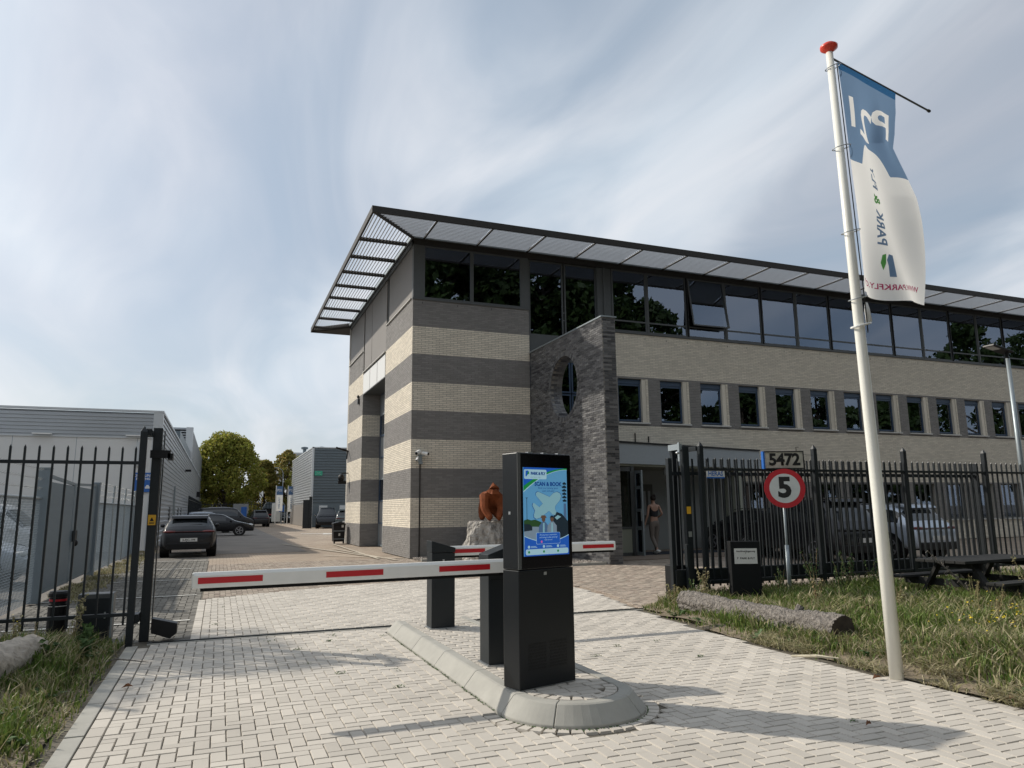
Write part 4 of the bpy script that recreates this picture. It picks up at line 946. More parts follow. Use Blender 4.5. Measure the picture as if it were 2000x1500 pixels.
def cloth(name, v0f, v1f, m, nv_, nu_=90):
    mb = MB(); mb.v = [tuple(flagS(i/nu_, v0f(i/nu_)+(v1f(i/nu_)-v0f(i/nu_))*j/nv_)) for j in range(nv_+1) for i in range(nu_+1)]
    mb.f = [(j*(nu_+1)+i, j*(nu_+1)+i+1, (j+1)*(nu_+1)+i+1, (j+1)*(nu_+1)+i) for j in range(nv_) for i in range(nu_)]
    return link(name, mb.mesh(name), m, fg, fix=False, smooth=True)
cloth('hem', lambda u: 0., lambda u: .034, 'flag_deep', 3); cloth('white_field', bl_edge, lambda u: 1., 'flag_white', 60)
def tri_uv(txt, size, u0, v0, kx_, b):
    me = text_mesh(txt, size, bold=b); bm = bmesh.new(); bm.from_mesh(me); bmesh.ops.triangulate(bm, faces=bm.faces)
    t_ = [[(u0-v_.co.x*kx_/1.05, v0-v_.co.y/2.64) for v_ in f.verts] for f in bm.faces]; bm.free(); return t_
T3 = np.array(tri_uv('P', .54, .74, .215, 1.35, .008)+tri_uv('2', .52, .42, .245, 1.3, .008)+tri_uv('1', .52, .13, .225, 1.1, .008))
nU, nV = 260, 240; VG = [(i/nU, None, j) for j in range(nV+1) for i in range(nU+1)]
pts = np.array([[(i/nU), .034+(bl_edge(i/nU)-.034)*j/nV] for j in range(nV+1) for i in range(nU+1)]); cen = np.array([[(i+.5)/nU, .034+(bl_edge((i+.5)/nU)-.034)*(j+.5)/nV] for j in range(nV) for i in range(nU)])
ins = np.zeros(len(cen), bool)
for a_, b_, c_ in T3:
    d1 = (cen[:, 0]-b_[0])*(a_[1]-b_[1])-(a_[0]-b_[0])*(cen[:, 1]-b_[1]); d2 = (cen[:, 0]-c_[0])*(b_[1]-c_[1])-(b_[0]-c_[0])*(cen[:, 1]-c_[1]); d3 = (cen[:, 0]-a_[0])*(c_[1]-a_[1])-(c_[0]-a_[0])*(cen[:, 1]-a_[1])
    ins |= ~(((d1 < 0) | (d2 < 0) | (d3 < 0)) & ((d1 > 0) | (d2 > 0) | (d3 > 0)))
PV = [tuple(flagS(a_, b_)) for a_, b_ in pts]
for nm, sel, mm in (('blue_field', ~ins, 'flag_blue'), ('lettering', ins, 'flag_white')):
    fl_ = [((k//nU)*(nU+1)+k % nU, (k//nU)*(nU+1)+k % nU+1, (k//nU+1)*(nU+1)+k % nU+1, (k//nU+1)*(nU+1)+k % nU) for k in np.nonzero(sel)[0]]
    me = bpy.data.meshes.new(nm); me.from_pydata(PV, [], fl_); bm = bmesh.new(); bm.from_mesh(me); bmesh.ops.delete(bm, geom=[v_ for v_ in bm.verts if not v_.link_faces], context='VERTS'); bm.to_mesh(me); bm.free()
    link(nm, me, mm, fg, fix=False, smooth=True)
def flag_text(txt, size, m, u0, v0, mode, bold=0., name='lettering', me=None):
    me = me or text_mesh(txt, size, bold=bold)
    bm = bmesh.new(); bm.from_mesh(me)
    for _ in range(2):
        es = [e for e in bm.edges if e.calc_length() > .05]
        if es: bmesh.ops.subdivide_edges(bm, edges=es, cuts=1)
    bmesh.ops.triangulate(bm, faces=bm.faces)
    for vtx in bm.verts:
        s, t_ = vtx.co.x, vtx.co.y
        if mode == 'up': du, dv = t_, -s
        elif mode == 'wide': du, dv = -s*1.35, -t_
        else: du, dv = -s, -t_
        u = min(.985, max(.012, u0+du/1.05)); v = v0+dv/2.64
        p = flagS(u, v); e = 1e-3; n_ = (flagS(u+e, v)-p).cross(flagS(u, v+e)-p).normalized()
        if n_.y > 0: n_ = -n_
        vtx.co = p+n_*.006
    bm.to_mesh(me); bm.free(); return link(name, me, m, fg, fix=False)
flag_text('PARK', .165, 'flag_blue', .44, .69, 'up', .004); flag_text('&', .165, 'flag_green', .42, .568, 'up', .004); flag_text('FLY', .165, 'flag_blue', .41, .475, 'up', .004)
flag_text('WWW.PARKFLY.COM', .088, 'flag_pink', .50, .945, 'mir', .0015)
def poly_mesh(poly):
    me = bpy.data.meshes.new('p'); me.from_pydata([(a, b, 0) for a, b in poly], [], [tuple(range(len(poly)))]); return me
flag_text('', 0, 'flag_blue', .50, .85, 'up', name='emblem', me=poly_mesh([(-.13, -.02), (-.13, .05), (.12, .05), (.13, .0), (.06, -.03), (0, -.02)]))
flag_text('', 0, 'flag_green', .46, .85, 'up', name='emblem', me=poly_mesh([(-.06, -.03), (.02, -.05), (.11, -.03), (.13, .01), (.02, .0)]))
# ------------------------------------------------------------------ lamp, table, logs, small furniture
lx, ly = 21.25, 14.0
lp = thing('area_lamp', 'slim grey lamp post with a flat black LED head above the right fence', 'lamp post', (lx, ly, 0))
link('pole', MB().tube([(lx, ly, 0), (lx, ly, 5.78)], [.085, .055], 12).mesh('p'), 'galv', lp, smooth=True)
link('spigot', MB().tube([(lx, ly, 5.78), (lx-.02, ly, 5.98)], [.04, .04], 10).mesh('p'), 'black', lp)
link('head', MB().prism([(lx-.78, 6.08), (lx+.06, 5.93), (lx+.08, 5.97), (lx-.76, 6.14)], ly-.17, ly+.17, 'xz').mesh('p'), 'black', lp, bevel=.01)
link('led_panel', MB().add([(lx-.76, ly-.12, 6.071), (lx-.42, ly-.12, 6.011), (lx-.42, ly+.12, 6.011), (lx-.76, ly+.12, 6.071)], [(0, 1, 2, 3)]).mesh('p'), 'lamp_glass', lp, fix=False)
tb = thing('picnic_table', 'dark weathered wooden picnic table with fixed benches on the right verge', 'picnic table', (11.4, 8.25, 0))
TA = R(4); tux = Vector((math.cos(TA), math.sin(TA), 0)); tuy = Vector((-math.sin(TA), math.cos(TA), 0)); T0 = Vector((10.32, 8.22, 0)); zb_ = .03
def tp(a, b, z): return T0+tux*a+tuy*b+Vector((0, 0, z+zb_))
def plank(name, a0, a1, b0, b1, z0, z1):
    c = tp((a0+a1)/2, (b0+b1)/2, 0); link(name, MB().obox((c.x, c.y), (tux.x, tux.y), (tuy.x, tuy.y), (a1-a0)/2, (b1-b0)/2, z0+zb_, z1+zb_).mesh('p'), 'wood_dark', tb, bevel=.006)
for k in range(5): plank('plank', 0, 2.15, -.40+.163*k, -.40+.163*k+.152, .675, .72)
for s in (-1, 1):
    for k in range(2): plank('bench_plank', 0, 2.15, s*.80-.13+.135*k, s*.80-.13+.135*k+.125, .40, .44)
for a in (.38, 1.77):
    for s in (-1, 1): link('leg', MB().bar(tp(a, s*.26, .67), tp(a, s*.66, .0), .045, .12, up=tux).mesh('l'), 'wood_dark', tb)
    plank('crossbar', a+.046, a+.09, -.93, .93, .29, .40); plank('crossbar', a+.046, a+.09, -.38, .38, .58, .674)
def log(name, label, cat, a, b, r, m, endm, seed, n=28, L=34, amp=.10):
    t = thing(name, label, cat, ((a[0]+b[0])/2, (a[1]+b[1])/2, 0)); a, b = Vector(a), Vector(b); d = (b-a).normalized(); x = d.cross(Vector((0, 0, 1))).normalized(); y = x.cross(d)
    vs = []; fs = []
    for j in range(L+1):
        s = j/L; c = a.lerp(b, s)+Vector((math.sin(s*3+seed)*.03, 0, math.cos(s*4+seed)*.02))
        for i in range(n):
            q = 2*math.pi*i/n; p0 = Vector((math.cos(q)*2, math.sin(q)*2, s*9+seed)); rad = r*(1+amp*noise.noise(p0*.9)+amp*.8*noise.noise(p0*2.7)+amp*.55*noise.noise(p0*7)+amp*.65*noise.noise(p0*17)+amp*.4*noise.noise(p0*37))
            vs.append(c+x*rad*math.cos(q)+y*rad*math.sin(q))
    for j in range(L):
        for i in range(n): k = (i+1) % n; fs.append((j*n+i, j*n+k, (j+1)*n+k, (j+1)*n+i))
    link('bark', MB().add(vs, fs).mesh('bark'), m, t, smooth=True)
    for j, nm in ((0, endm[0]), (L, endm[1])):
        c = sum((Vector(v) for v in vs[j*n:(j+1)*n]), Vector())/n; o = d*(-.004 if j == 0 else .004)
        link('cut_end', MB().add([tuple(Vector(v)+o) for v in vs[j*n:(j+1)*n]]+[tuple(c+o)], [(i, (i+1) % n, n) for i in range(n)]).mesh('c'), nm, t)
    return t
lg = log('log', 'long rough grey tree trunk lying on the grass beside the right lane', 'log', (6.70, 9.75, .15), (6.80, 6.72, .15), .175, 'bark', ('cut_pale', 'cut_wood'), 1.3, amp=.15, L=170, n=72)
link('knot', MB().tube([(6.90, 7.6, .22), (6.96, 7.57, .34)], [.055, .05], 10).mesh('k'), 'bark', lg)
log('log', 'pale barkless log lying in the grass at the left edge', 'log', (-1.72, 9.25, .17), (-2.15, 6.9, .17), .20, 'bark_pale', ('bark_pale', 'bark_pale'), 4.1, amp=.14)
log('log', 'short dark brown log end behind the pale log at the left edge', 'log', (-2.42, 9.2, .12), (-2.9, 8.5, .12), .13, 'bark', ('cut_wood', 'cut_wood'), 8.1)
bo_ = thing('bollard', 'black round bollard with thin red and pale bands behind the left fence', 'bollard', (-1.84, 11.05, 0))
link('shaft', MB().lathe((-1.84, 11.05, 0), [(.112, 0), (.112, .47), (.10, .475), (.10, .555), (.118, .56), (.118, .60), (.10, .625), (.0, .63)], 20).mesh('s'), 'black', bo_)
link('red_band', MB().lathe((-1.84, 11.05, 0), [(.104, .505), (.104, .53)], 20).mesh('s'), 'sign_red', bo_); link('pale_band', MB().lathe((-1.84, 11.05, 0), [(.114, .44), (.114, .45)], 20).mesh('s'), 'sill', bo_)
cb_ = thing('utility_cabinet', 'low dark grey utility cabinet standing behind the left steel fence', 'cabinet', (-1.39, 11.0, 0))
link('cabinet', MB().box(-1.60, -1.20, 10.85, 11.12, 0, .585).mesh('c'), 'frame_grey', cb_, bevel=.012)
link('door', MB().box(-1.565, -1.235, 10.84, 10.849, .05, .53).mesh('c'), 'anthracite', cb_, bevel=.003); link('edge_trim', MB().box(-1.215, -1.195, 10.843, 10.85, 0, .58).mesh('c'), 'galv', cb_)
link('handle', MB().box(-1.29, -1.27, 10.83, 10.839, .28, .36).mesh('c'), 'steel', cb_)
# cameras on the brick
def bullet(t, c, d, r=.05, l=.20, m='white_paint'):
    d = Vector(d).normalized(); c = Vector(c)
    h = link('camera_body', MB().tube([c-d*l/2, c+d*l/2], r, 14).mesh('c'), m, t, smooth=False); link('lens', MB().tube([c+d*(l/2), c+d*(l/2+.006)], r*.86, 14).mesh('c'), 'black', h)
    link('sun_hood', MB().bar(c-d*l*.45+Vector((0, 0, r+.008)), c+d*l*.58+Vector((0, 0, r+.008)), r*1.5, .01).mesh('c'), m, h)
cm = thing('security_camera', 'cluster of white security cameras with a conduit on the striped corner tower', 'camera', (6.25, 24.1, 3.5))
bullet(cm, (6.15, 24.0, 3.50), (-.75, -.8, -.35), .058, .26); bullet(cm, (6.40, 24.02, 3.47), (.75, -.8, -.2), .058, .24); bullet(cm, (6.14, 24.08, 3.28), (-.6, -.6, -.9), .04, .14)
link('bracket', MB().box(6.2, 6.32, 24.12, 24.22, 3.2, 3.45).bar((6.25, 24.15, 3.4), (6.15, 24.02, 3.45), .03).bar((6.27, 24.15, 3.4), (6.38, 24.03, 3.42), .03).box(6.22, 6.34, 24.10, 24.2, 3.12, 3.2).mesh('b'), 'galv', cm)
link('conduit', MB().tube([(6.27, 24.205, 3.15), (6.27, 24.205, .05)], .022, 8).mesh('b'), 'eave_brown', cm)
cm2 = thing('security_camera', 'black security camera on an arm on the far edge of the striped side wall', 'camera', (5.8, 37.3, 3.2))
link('arm', MB().bar((5.96, 37.3, 3.45), (5.62, 37.2, 3.42), .05).mesh('a'), 'black', cm2); link('body', MB().sphere((5.60, 37.2, 3.20), (.16, .16, .2)).box(5.45, 5.85, 37.15, 37.25, 2.9, 3.05).mesh('a'), 'black', cm2)
fl2 = thing('wall_floodlight', 'small dark floodlight bracket high on the far end of the striped side wall', 'light', (5.8, 37.4, 4.6)); link('arm', MB().bar((5.96, 37.4, 4.55), (5.3, 37.2, 4.72), .05, .08).bar((5.92, 37.4, 4.6), (5.86, 37.3, 4.15), .05).mesh('a'), 'black', fl2)
al = thing('alarm_sounder', 'tiny dark alarm sounder on the far pier of the striped side wall', 'alarm', (5.93, 34.6, 6.75)); link('body', MB().box(5.88, 5.965, 34.5, 34.75, 6.6, 6.85).sphere((5.9, 34.62, 6.95), (.06, .06, .08)).mesh('b'), 'black', al)
# ------------------------------------------------------------------ gorilla on its boulder, gravel bed
gr = thing('boulder', 'big rough grey and white boulder carrying the gorilla sculpture', 'boulder', (8.25, 22.6, 0))
vs = []; fs = []; n = 44; m_ = 26
for j in range(m_+1):
    s = j/m_; z = 1.22*min(1, s*1.12); rr_ = (1.0-.30*s**1.5) if s < .9 else (.70*(1-(s-.9)/.1)+.001)
    for i in range(n):
        q = 2*math.pi*i/n; p = Vector((math.cos(q)*1.4, math.sin(q)*1.4, z)); k = 1+.13*noise.noise(p*2.2)+.10*abs(noise.noise(Vector((math.cos(q)*6, math.sin(q)*6, z*.9))))+.05*noise.noise(p*8)
        vs.append((8.25+rr_*k*.93*math.cos(q), 22.6+rr_*k*.72*math.sin(q), z+(.05*noise.noise(p*5) if s > .85 else 0)))
for j in range(m_):
    for i in range(n): k = (i+1) % n; fs.append((j*n+i, j*n+k, (j+1)*n+k, (j+1)*n+i))
link('stone', MB().add(vs, fs).mesh('stone'), 'rock', gr)
def skin(name, joints, edges, m, parent, sub=0, root=0, smooth=False):
    me = bpy.data.meshes.new(name); me.from_pydata([j[0] for j in joints], edges, [])
    o = bpy.data.objects.new(name, me); COL.objects.link(o); o.modifiers.new('s', 'SKIN')
    sv = me.skin_vertices[0].data
    for i, j in enumerate(joints): r_ = j[1]; sv[i].radius = (r_, r_) if not hasattr(r_, '__len__') else r_; sv[i].use_root = (i == root)
    if sub: mm = o.modifiers.new('u', 'SUBSURF'); mm.levels = sub; mm.render_levels = sub
    r_ = eval_mesh(o); bpy.data.objects.remove(o); r_.materials.clear()
    return link(name, r_, m, parent, smooth=smooth)
gx, gy, gz = 8.18, 22.35, 1.20
go = thing('gorilla_sculpture', 'faceted rust brown gorilla sculpture on all fours on top of the boulder', 'sculpture', (gx, gy, gz))
G_ = lambda x, y, z: (gx+x, gy+y, gz+z)
J = [(G_(.10, .62, .58), (.22, .24)), (G_(.05, .32, .68), (.25, .27)), (G_(.0, .04, .76), (.28, .28)), (G_(-.02, -.14, .90), (.15, .17)), (G_(-.03, -.22, .98), (.11, .13)),
     (G_(-.27, -.04, .76), (.20, .21)), (G_(-.30, -.12, .42), (.145, .15)), (G_(-.20, -.26, .18), (.11, .12)), (G_(-.15, -.38, .06), (.14, .08)),
     (G_(.29, -.02, .74), (.20, .21)), (G_(.30, -.12, .42), (.145, .15)), (G_(.15, -.26, .18), (.11, .12)), (G_(.10, -.38, .06), (.14, .08)),
     (G_(.36, .60, .36), (.17, .18)), (G_(.42, .50, .14), (.11, .12)), (G_(.42, .40, .06), (.12, .07)),
     (G_(-.10, .66, .36), (.17, .18)), (G_(-.14, .56, .14), (.11, .12)), (G_(-.14, .46, .06), (.12, .07))]
E_ = [(0, 1), (1, 2), (2, 3), (3, 4), (2, 5), (5, 6), (6, 7), (7, 8), (2, 9), (9, 10), (10, 11), (11, 12), (0, 13), (13, 14), (14, 15), (0, 16), (16, 17), (17, 18)]
skin('body', J, E_, 'rust', go, sub=1)
link('head', MB().add([G_(-.03+a*1.35, -.34+b*1.2, 1.0+c*1.2) for a, b, c in ((-.11, .02, -.10), (.11, .02, -.10), (.13, .02, .02), (-.13, .02, .02), (-.09, -.10, -.12), (.09, -.10, -.12), (.08, -.09, -.02), (-.08, -.09, -.02), (0, .10, .20), (0, .22, .05), (-.12, .2, -.05), (.12, .2, -.05), (-.10, -.03, .06), (.10, -.03, .06), (0, -.02, .12))],
    [(0, 1, 5, 4), (4, 5, 6, 7), (7, 6, 2, 3), (0, 4, 7, 3), (1, 2, 6, 5), (3, 2, 13, 12), (12, 13, 14), (12, 14, 8), (13, 8, 14), (3, 12, 8, 10), (2, 11, 8, 13), (10, 8, 9), (11, 9, 8), (0, 3, 10), (1, 11, 2), (0, 10, 9, 11, 1)]).mesh('h'), 'rust', go)
for s in (-1, 1): link('eye', MB().sphere(G_(-.03+s*.06, -.452, 1.0), (.022, .012, .014), 6, 4).mesh('e'), 'black', go)
def scatter(name, m, kind_parent, pts, size, label, cat=None):
    V = []; Fc = []
    base = np.array([(1, 0, 0), (-1, 0, 0), (0, 1, 0), (0, -1, 0), (0, 0, .7), (0, 0, -.7)]); fc = np.array([(0, 2, 4), (2, 1, 4), (1, 3, 4), (3, 0, 4), (2, 0, 5), (1, 2, 5), (3, 1, 5), (0, 3, 5)])
    for i, p in enumerate(pts): V.append(base*size*rng.uniform(.5, 1.4, (6, 1))*rng.uniform(.7, 1.2, 3)+np.array(p)); Fc.append(fc+6*i)
    return tag(link(name, np_mesh(name, np.concatenate(V), np.concatenate(Fc)), m, None, fix=False, kind='stuff'), label, cat)
gv = [(random.uniform(6.0, 10.35), random.uniform(22.9, 24.15), random.uniform(0, .05)) for _ in range(2200)]+[(random.uniform(9.4, 10.38), random.uniform(18.95, 23.2), random.uniform(0, .05)) for _ in range(1700)]
scatter('gravel', 'gravel', None, gv, .035, 'strip of pale gravel along the foot of the striped tower', 'gravel')
eg = thing('edging', None, None, (9.3, 18.8, 0)); eg['kind'] = 'structure'
link('edging_stone', MB().box(9.30, 10.40, 18.86, 18.94, -.05, .06).box(9.30, 9.38, 18.94, 22.8, -.05, .06).box(5.99, 9.30, 22.80, 22.88, -.05, .06).mesh('e'), 'concrete', eg)
# ------------------------------------------------------------------ waste bin
bn = thing('wheelie_bin', 'big black wheeled waste bin standing at the far corner of the striped building', 'bin', (5.5, 37.0, 0))
link('body', MB().prism([(5.26, .10), (5.77, .10), (5.81, .90), (5.23, .90)], 36.75, 37.35, 'xz').mesh('b'), 'black', bn, bevel=.02)
link('lid', MB().prism([(5.21, .905), (5.83, .905), (5.80, .97), (5.52, 1.06), (5.22, .99)], 36.70, 37.38, 'xz').mesh('b'), 'black', bn, bevel=.02)
link('lid_rim', MB().box(5.22, 5.82, 36.735, 36.748, .60, .625).box(5.24, 5.80, 36.735, 36.748, .22, .24).mesh('b'), 'galv', bn)
link('sticker', MB().box(5.62, 5.72, 36.735, 36.748, .78, .9).box(5.48, 5.56, 36.735, 36.748, .38, .5).mesh('b'), 'sill', bn)
for s in (5.30, 5.74): link('wheel', MB().tube([(s-.03, 36.85, .09), (s+.03, 36.85, .09)], .09, 12).mesh('w'), 'tyre', bn)
# ------------------------------------------------------------------ person
pr = thing('person', 'woman in a black sleeveless top and taupe trousers walking into the entrance lobby', 'person', (13.95, 21.85, .02))
ps = 1.145; PP = lambda x, y, z: (13.95+x*ps, 21.85+y*ps, .025+z*ps)
PJ = [(PP(0, 0, .93), (.155, .105)), (PP(0, 0, 1.12), (.12, .09)), (PP(0, .0, 1.34), (.16, .095)), (PP(0, .0, 1.47), (.06, .055)), (PP(0, .02, 1.54), (.05, .055)), (PP(0, .03, 1.62), (.078, .095)), (PP(0, .02, 1.69), (.06, .07)),
      (PP(-.17, 0, 1.42), .05), (PP(-.23, -.02, 1.14), .038), (PP(-.30, .02, .90), .028), (PP(-.32, .03, .83), .03),
      (PP(.17, 0, 1.42), .05), (PP(.26, -.05, 1.16), .038), (PP(.22, .14, 1.06), .028), (PP(.21, .2, 1.08), .03),
      (PP(-.09, 0, .84), (.09, .10)), (PP(-.08, .02, .48), .062), (PP(-.06, -.20, .16), .04), (PP(-.06, -.22, .09), .035),
      (PP(.09, 0, .84), (.09, .10)), (PP(.08, .04, .48), .062), (PP(.06, .05, .10), .042), (PP(.06, .05, .05), .035)]
PE = [(0, 1), (1, 2), (2, 3), (3, 4), (4, 5), (5, 6), (2, 7), (7, 8), (8, 9), (9, 10), (2, 11), (11, 12), (12, 13), (13, 14), (0, 15), (15, 16), (16, 17), (17, 18), (0, 19), (19, 20), (20, 21), (21, 22)]
skin('body', PJ, PE, 'skin', pr, sub=2, smooth=True)
g_ = lambda j, e=.012: (j[0], tuple(np.array(j[1] if hasattr(j[1], '__len__') else (j[1], j[1]))+e))
skin('trousers', [g_(PJ[0], .022), ((PP(0, 0, 1.04)), (.14, .105))]+[g_(PJ[i], .02) for i in (15, 16, 17, 19, 20, 21)], [(0, 1), (0, 2), (2, 3), (3, 4), (0, 5), (5, 6), (6, 7)], 'cloth_taupe', pr, sub=2, smooth=True)
skin('top', [((PP(0, 0, 1.06)), (.145, .11)), g_(PJ[1], .02), g_(PJ[2], .018), ((PP(-.13, 0, 1.42)), (.06, .06)), ((PP(.13, 0, 1.42)), (.06, .06))], [(0, 1), (1, 2), (2, 3), (2, 4)], 'cloth_black', pr, sub=2, smooth=True)
link('hair', MB().sphere(PP(0, -.005, 1.65), (.100, .115, .105)).sphere(PP(0, -.09, 1.72), (.05, .05, .05)).mesh('h'), 'hair', pr, smooth=True)
for (a, b, c) in ((-.06, -.25, .09), (.06, .09, .035)): link('shoe', MB().sphere(PP(a, b, c), (.055, .14, .05)).mesh('s'), 'white_paint', pr, smooth=True)
for s in (-1, 1):
    hx_, hy_, hz_ = (-.325, .035, .79) if s < 0 else (.21, .24, 1.09)
    hb = MB()
    for k in range(5): hb.tube([PP(hx_+.012*(k-2), hy_, hz_+.02), PP(hx_+.016*(k-2), hy_+.015, hz_-.03-(.02 if k in (1, 2, 3) else 0))], [.010, .007], 5)
    link('fingers', hb.mesh('f'), 'skin', pr)
# ------------------------------------------------------------------ cars
def make_car(name, label, paint, L=4.6, W=1.85, H=1.5, style='suv', loc=(0, 0), rz=0, plate=None, group=None, rearlamp='tail_red'):
    """local: forward +x, origin mid ground. returns root"""
    t = thing(name, label, 'car', (0, 0, 0), group); h = L/2
    if style == 'suv': top = [(-h, .62), (-h+.04, .98), (-h+.30, 1.06), (-h+.62, H-.13), (-h+.95, H-.02), (-.35, H), (.30, H-.05), (.62, H-.14), (1.32, 1.04), (1.6, .98), (h-.35, .86), (h-.06, .70), (h, .52)]
    elif style == 'estate': top = [(-h, .58), (-h+.04, .90), (-h+.16, .97), (-h+.55, H-.10), (-h+.90, H-.01), (-.45, H), (.25, H-.03), (.55, H-.10), (1.25, .98), (1.55, .92), (h-.35, .80), (h-.06, .64), (h, .50)]
    elif style == 'van': top = [(-h, .6), (-h+.02, 1.0), (-h+.06, 1.15), (-h+.14, H-.12), (-h+.3, H-.02), (-.35, H), (.7, H-.02), (1.0, H-.12), (1.6, 1.15), (1.8, 1.08), (h-.3, .98), (h-.05, .8), (h, .55)]
    else: top = [(-h, .58), (-h+.03, .88), (-h+.55, 1.0), (-h+.75, 1.05), (-h+1.25, H-.06), (-.25, H), (.2, H-.04), (.45, H-.10), (1.15, .98), (1.5, .92), (h-.35, .80), (h-.06, .64), (h, .50)]
    beltz = {'suv': 1.02, 'estate': .95, 'van': 1.12}.get(style, .95)
    xs, zs = [p[0] for p in top], [p[1] for p in top]; vs = []; fs = []; mi = []; ng = 12
    for i, (x, z) in enumerate(top):
        f = 1-.16*max(0, (abs(x)-h*.72)/(h*.28))**2; w = W/2*f; wr = W/2*.74*f; zb = min(z, beltz); g = z > beltz+.08
        zr = z-.07 if g else z-.03
        row = [(0, .28), (w*.90, .26), (w*.985, .42), (w, .60), (w*.985, min(zb-.03, .86)), (w*.955, zb-.002 if g else zb-.03), (wr if g else w*.90, zr), (wr*.80 if g else w*.6, z-.008), (0, z)]
        vs += [(x, a, b) for a, b in row]+[(x, -a, b) for a, b in row[-2:0:-1]]
    n = 16
    for i in range(len(top)-1):
        for k in range(n):
            j = (k+1) % n; fs.append((i*n+k, (i+1)*n+k, (i+1)*n+j, i*n+j))
            hi = top[i][1] > beltz+.08 and top[i+1][1] > beltz+.08; pil = (i in (3, 4) and False)
            side_g = k in (5, 10) and hi
            a, b = top[i], top[i+1]; slope = abs(b[1]-a[1])/(abs(b[0]-a[0])+1e-6)
            scrn = k in (6, 7, 8, 9) and ((i == 2) or (i == 7) or (style == 'sedan' and i == 3)) and slope > .35
            edge = k in (5, 10) and (i in (2, 7))
            mi.append(1 if (side_g or scrn) else 0)
    fs.append(tuple(range(n-1, -1, -1))); mi.append(0); e = (len(top)-1)*n; fs.append(tuple(e+i for i in range(n))); mi.append(0)
    me = bpy.data.meshes.new('car'); me.from_pydata(vs, [], fs); fixn(me); me.materials.append(MATS[paint]); me.materials.append(MATS['car_glass']); me.polygons.foreach_set('material_index', mi)
    tmp = bpy.data.objects.new('tmp', me); COL.objects.link(tmp); sb = tmp.modifiers.new('s', 'SUBSURF'); sb.levels = 2; sb.render_levels = 2
    ev = eval_mesh(tmp); bpy.data.objects.remove(tmp)
    for idx, (nm, mm) in enumerate((('body', paint), ('windows', 'car_glass'))):
        m2 = ev.copy(); bm = bmesh.new(); bm.from_mesh(m2); bmesh.ops.delete(bm, geom=[f for f in bm.faces if f.material_index != idx], context='FACES')
        for f in bm.faces: f.material_index = 0
        bm.to_mesh(m2); bm.free(); m2.materials.clear(); link(nm, m2, mm, t, fix=False, smooth=True)
    r = .34 if style != 'van' else .33; wb = L*.30
    zt = lambda x: np.interp(x, xs, zs)
    for sx_ in (-1, 1):
        for sy in (-1, 1):
            xw = sx_*wb+(.03 if sx_ > 0 else -.05); yw_ = sy*(W/2-.10)
            link('wheel_arch', MB().tube([(xw, sy*(W/2-.30), r+.02), (xw, sy*(W/2+.004), r+.02)], r+.075, 24).mesh('a'), 'black', t)
            wheel = link('wheel', MB().tube([(xw, yw_-sy*.12, r), (xw, yw_+sy*.112, r)], r, 24).mesh('w'), 'tyre', t)
            rm = MB()
            for k in range(5): a = 2*math.pi*k/5; rm.bar((xw, yw_+sy*.117, r), (xw+.23*math.cos(a), yw_+sy*.117, r+.23*math.sin(a)), .05, .012, up=(0, 1, 0))
            for k in range(20): a = 2*math.pi*k/20; b = 2*math.pi*(k+1)/20; rm.bar((xw+.235*math.cos(a), yw_+sy*.117, r+.235*math.sin(a)), (xw+.235*math.cos(b), yw_+sy*.117, r+.235*math.sin(b)), .03, .014, up=(0, 1, 0))
            link('rim', rm.mesh('r'), 'rim', wheel)
    for sy in (-1, 1):
        link('mirror', MB().sphere((.95 if style != 'van' else 1.3, sy*(W/2+.06), beltz+.05), (.07, .10, .07), 10, 6).mesh('m'), paint, t, smooth=True)
        link('headlight', MB().sphere((h-.22, sy*(W/2-.27), .70), (.17, .14, .065), 12, 8).mesh('l'), 'lamp_glass', t, smooth=True)
        link('tail_light', MB().sphere((-h+.13, sy*(W/2-.30), .90), (.13, .24, .05), 12, 8).mesh('l'), rearlamp, t, smooth=True)
    link('rear_bumper', MB().box(-h-.015, -h+.3, -W/2+.22, W/2-.22, .27, .50).mesh('b'), 'black', t, bevel=.03)
    link('front_grille', MB().box(h-.25, h+.012, -.55, .55, .36, .58).mesh('b'), 'black', t, bevel=.03)
    if plate is not None:
        p_ = link('number_plate', MB().box(-h-.028, -h-.016, -.28, .28, .55, .675).mesh('p'), 'plate_white', t)
        if plate: put_text('lettering', plate, .105, 'print_black', t, (-h-.030, 0, .607), (0, -1, 0), (0, 0, 1), bold=.002)
    if style == 'suv':
        link('roof_spoiler', MB().prism([(-h+.50, H-.13), (-h+.60, H-.045), (-h+.95, H-.015), (-h+.9, H-.05)], -W/2*.66, W/2*.66, 'xz').mesh('s'), paint, t)
        link('light_bar', MB().box(-h-.003, -h+.1, -W/2+.42, W/2-.42, .893, .908).mesh('s'), rearlamp, t)
        link('wiper', MB().bar((-h+.36, .05, 1.12), (-h+.39, -.42, 1.15), .02).mesh('w'), 'black', t)
    for sy in (-1, 1): link('roof_rail', MB().tube([(-h+1.0, sy*W*.34, H-.02), (-.2, sy*W*.345, H+.02), (.35, sy*W*.34, H-.03)], .014, 6).mesh('r'), 'chrome' if paint != 'car_black' else 'black', t)
    t.location = (loc[0], loc[1], 0); t.rotation_euler = (0, 0, rz); ORG[t.name] = Vector((0, 0, 0))
    return t
GL = 'cars parked in the yard behind the barriers'
N90 = R(90)
def rescale(t, s):
    t.scale = (s, s, s); return t
make_car('car', 'dark grey sporty SUV seen from behind, parked against the grey warehouse wall', 'car_grey', L=4.6, W=1.88, H=1.50, style='suv', loc=(-1.02, 31.55), rz=N90+R(1.5), plate='2-FJC-194', rearlamp='tail_red')
make_car('car', 'black estate car parked side on beyond the dark grey SUV', 'car_black', L=4.9, W=1.85, H=1.50, style='estate', loc=(-.15, 54.6), rz=0)
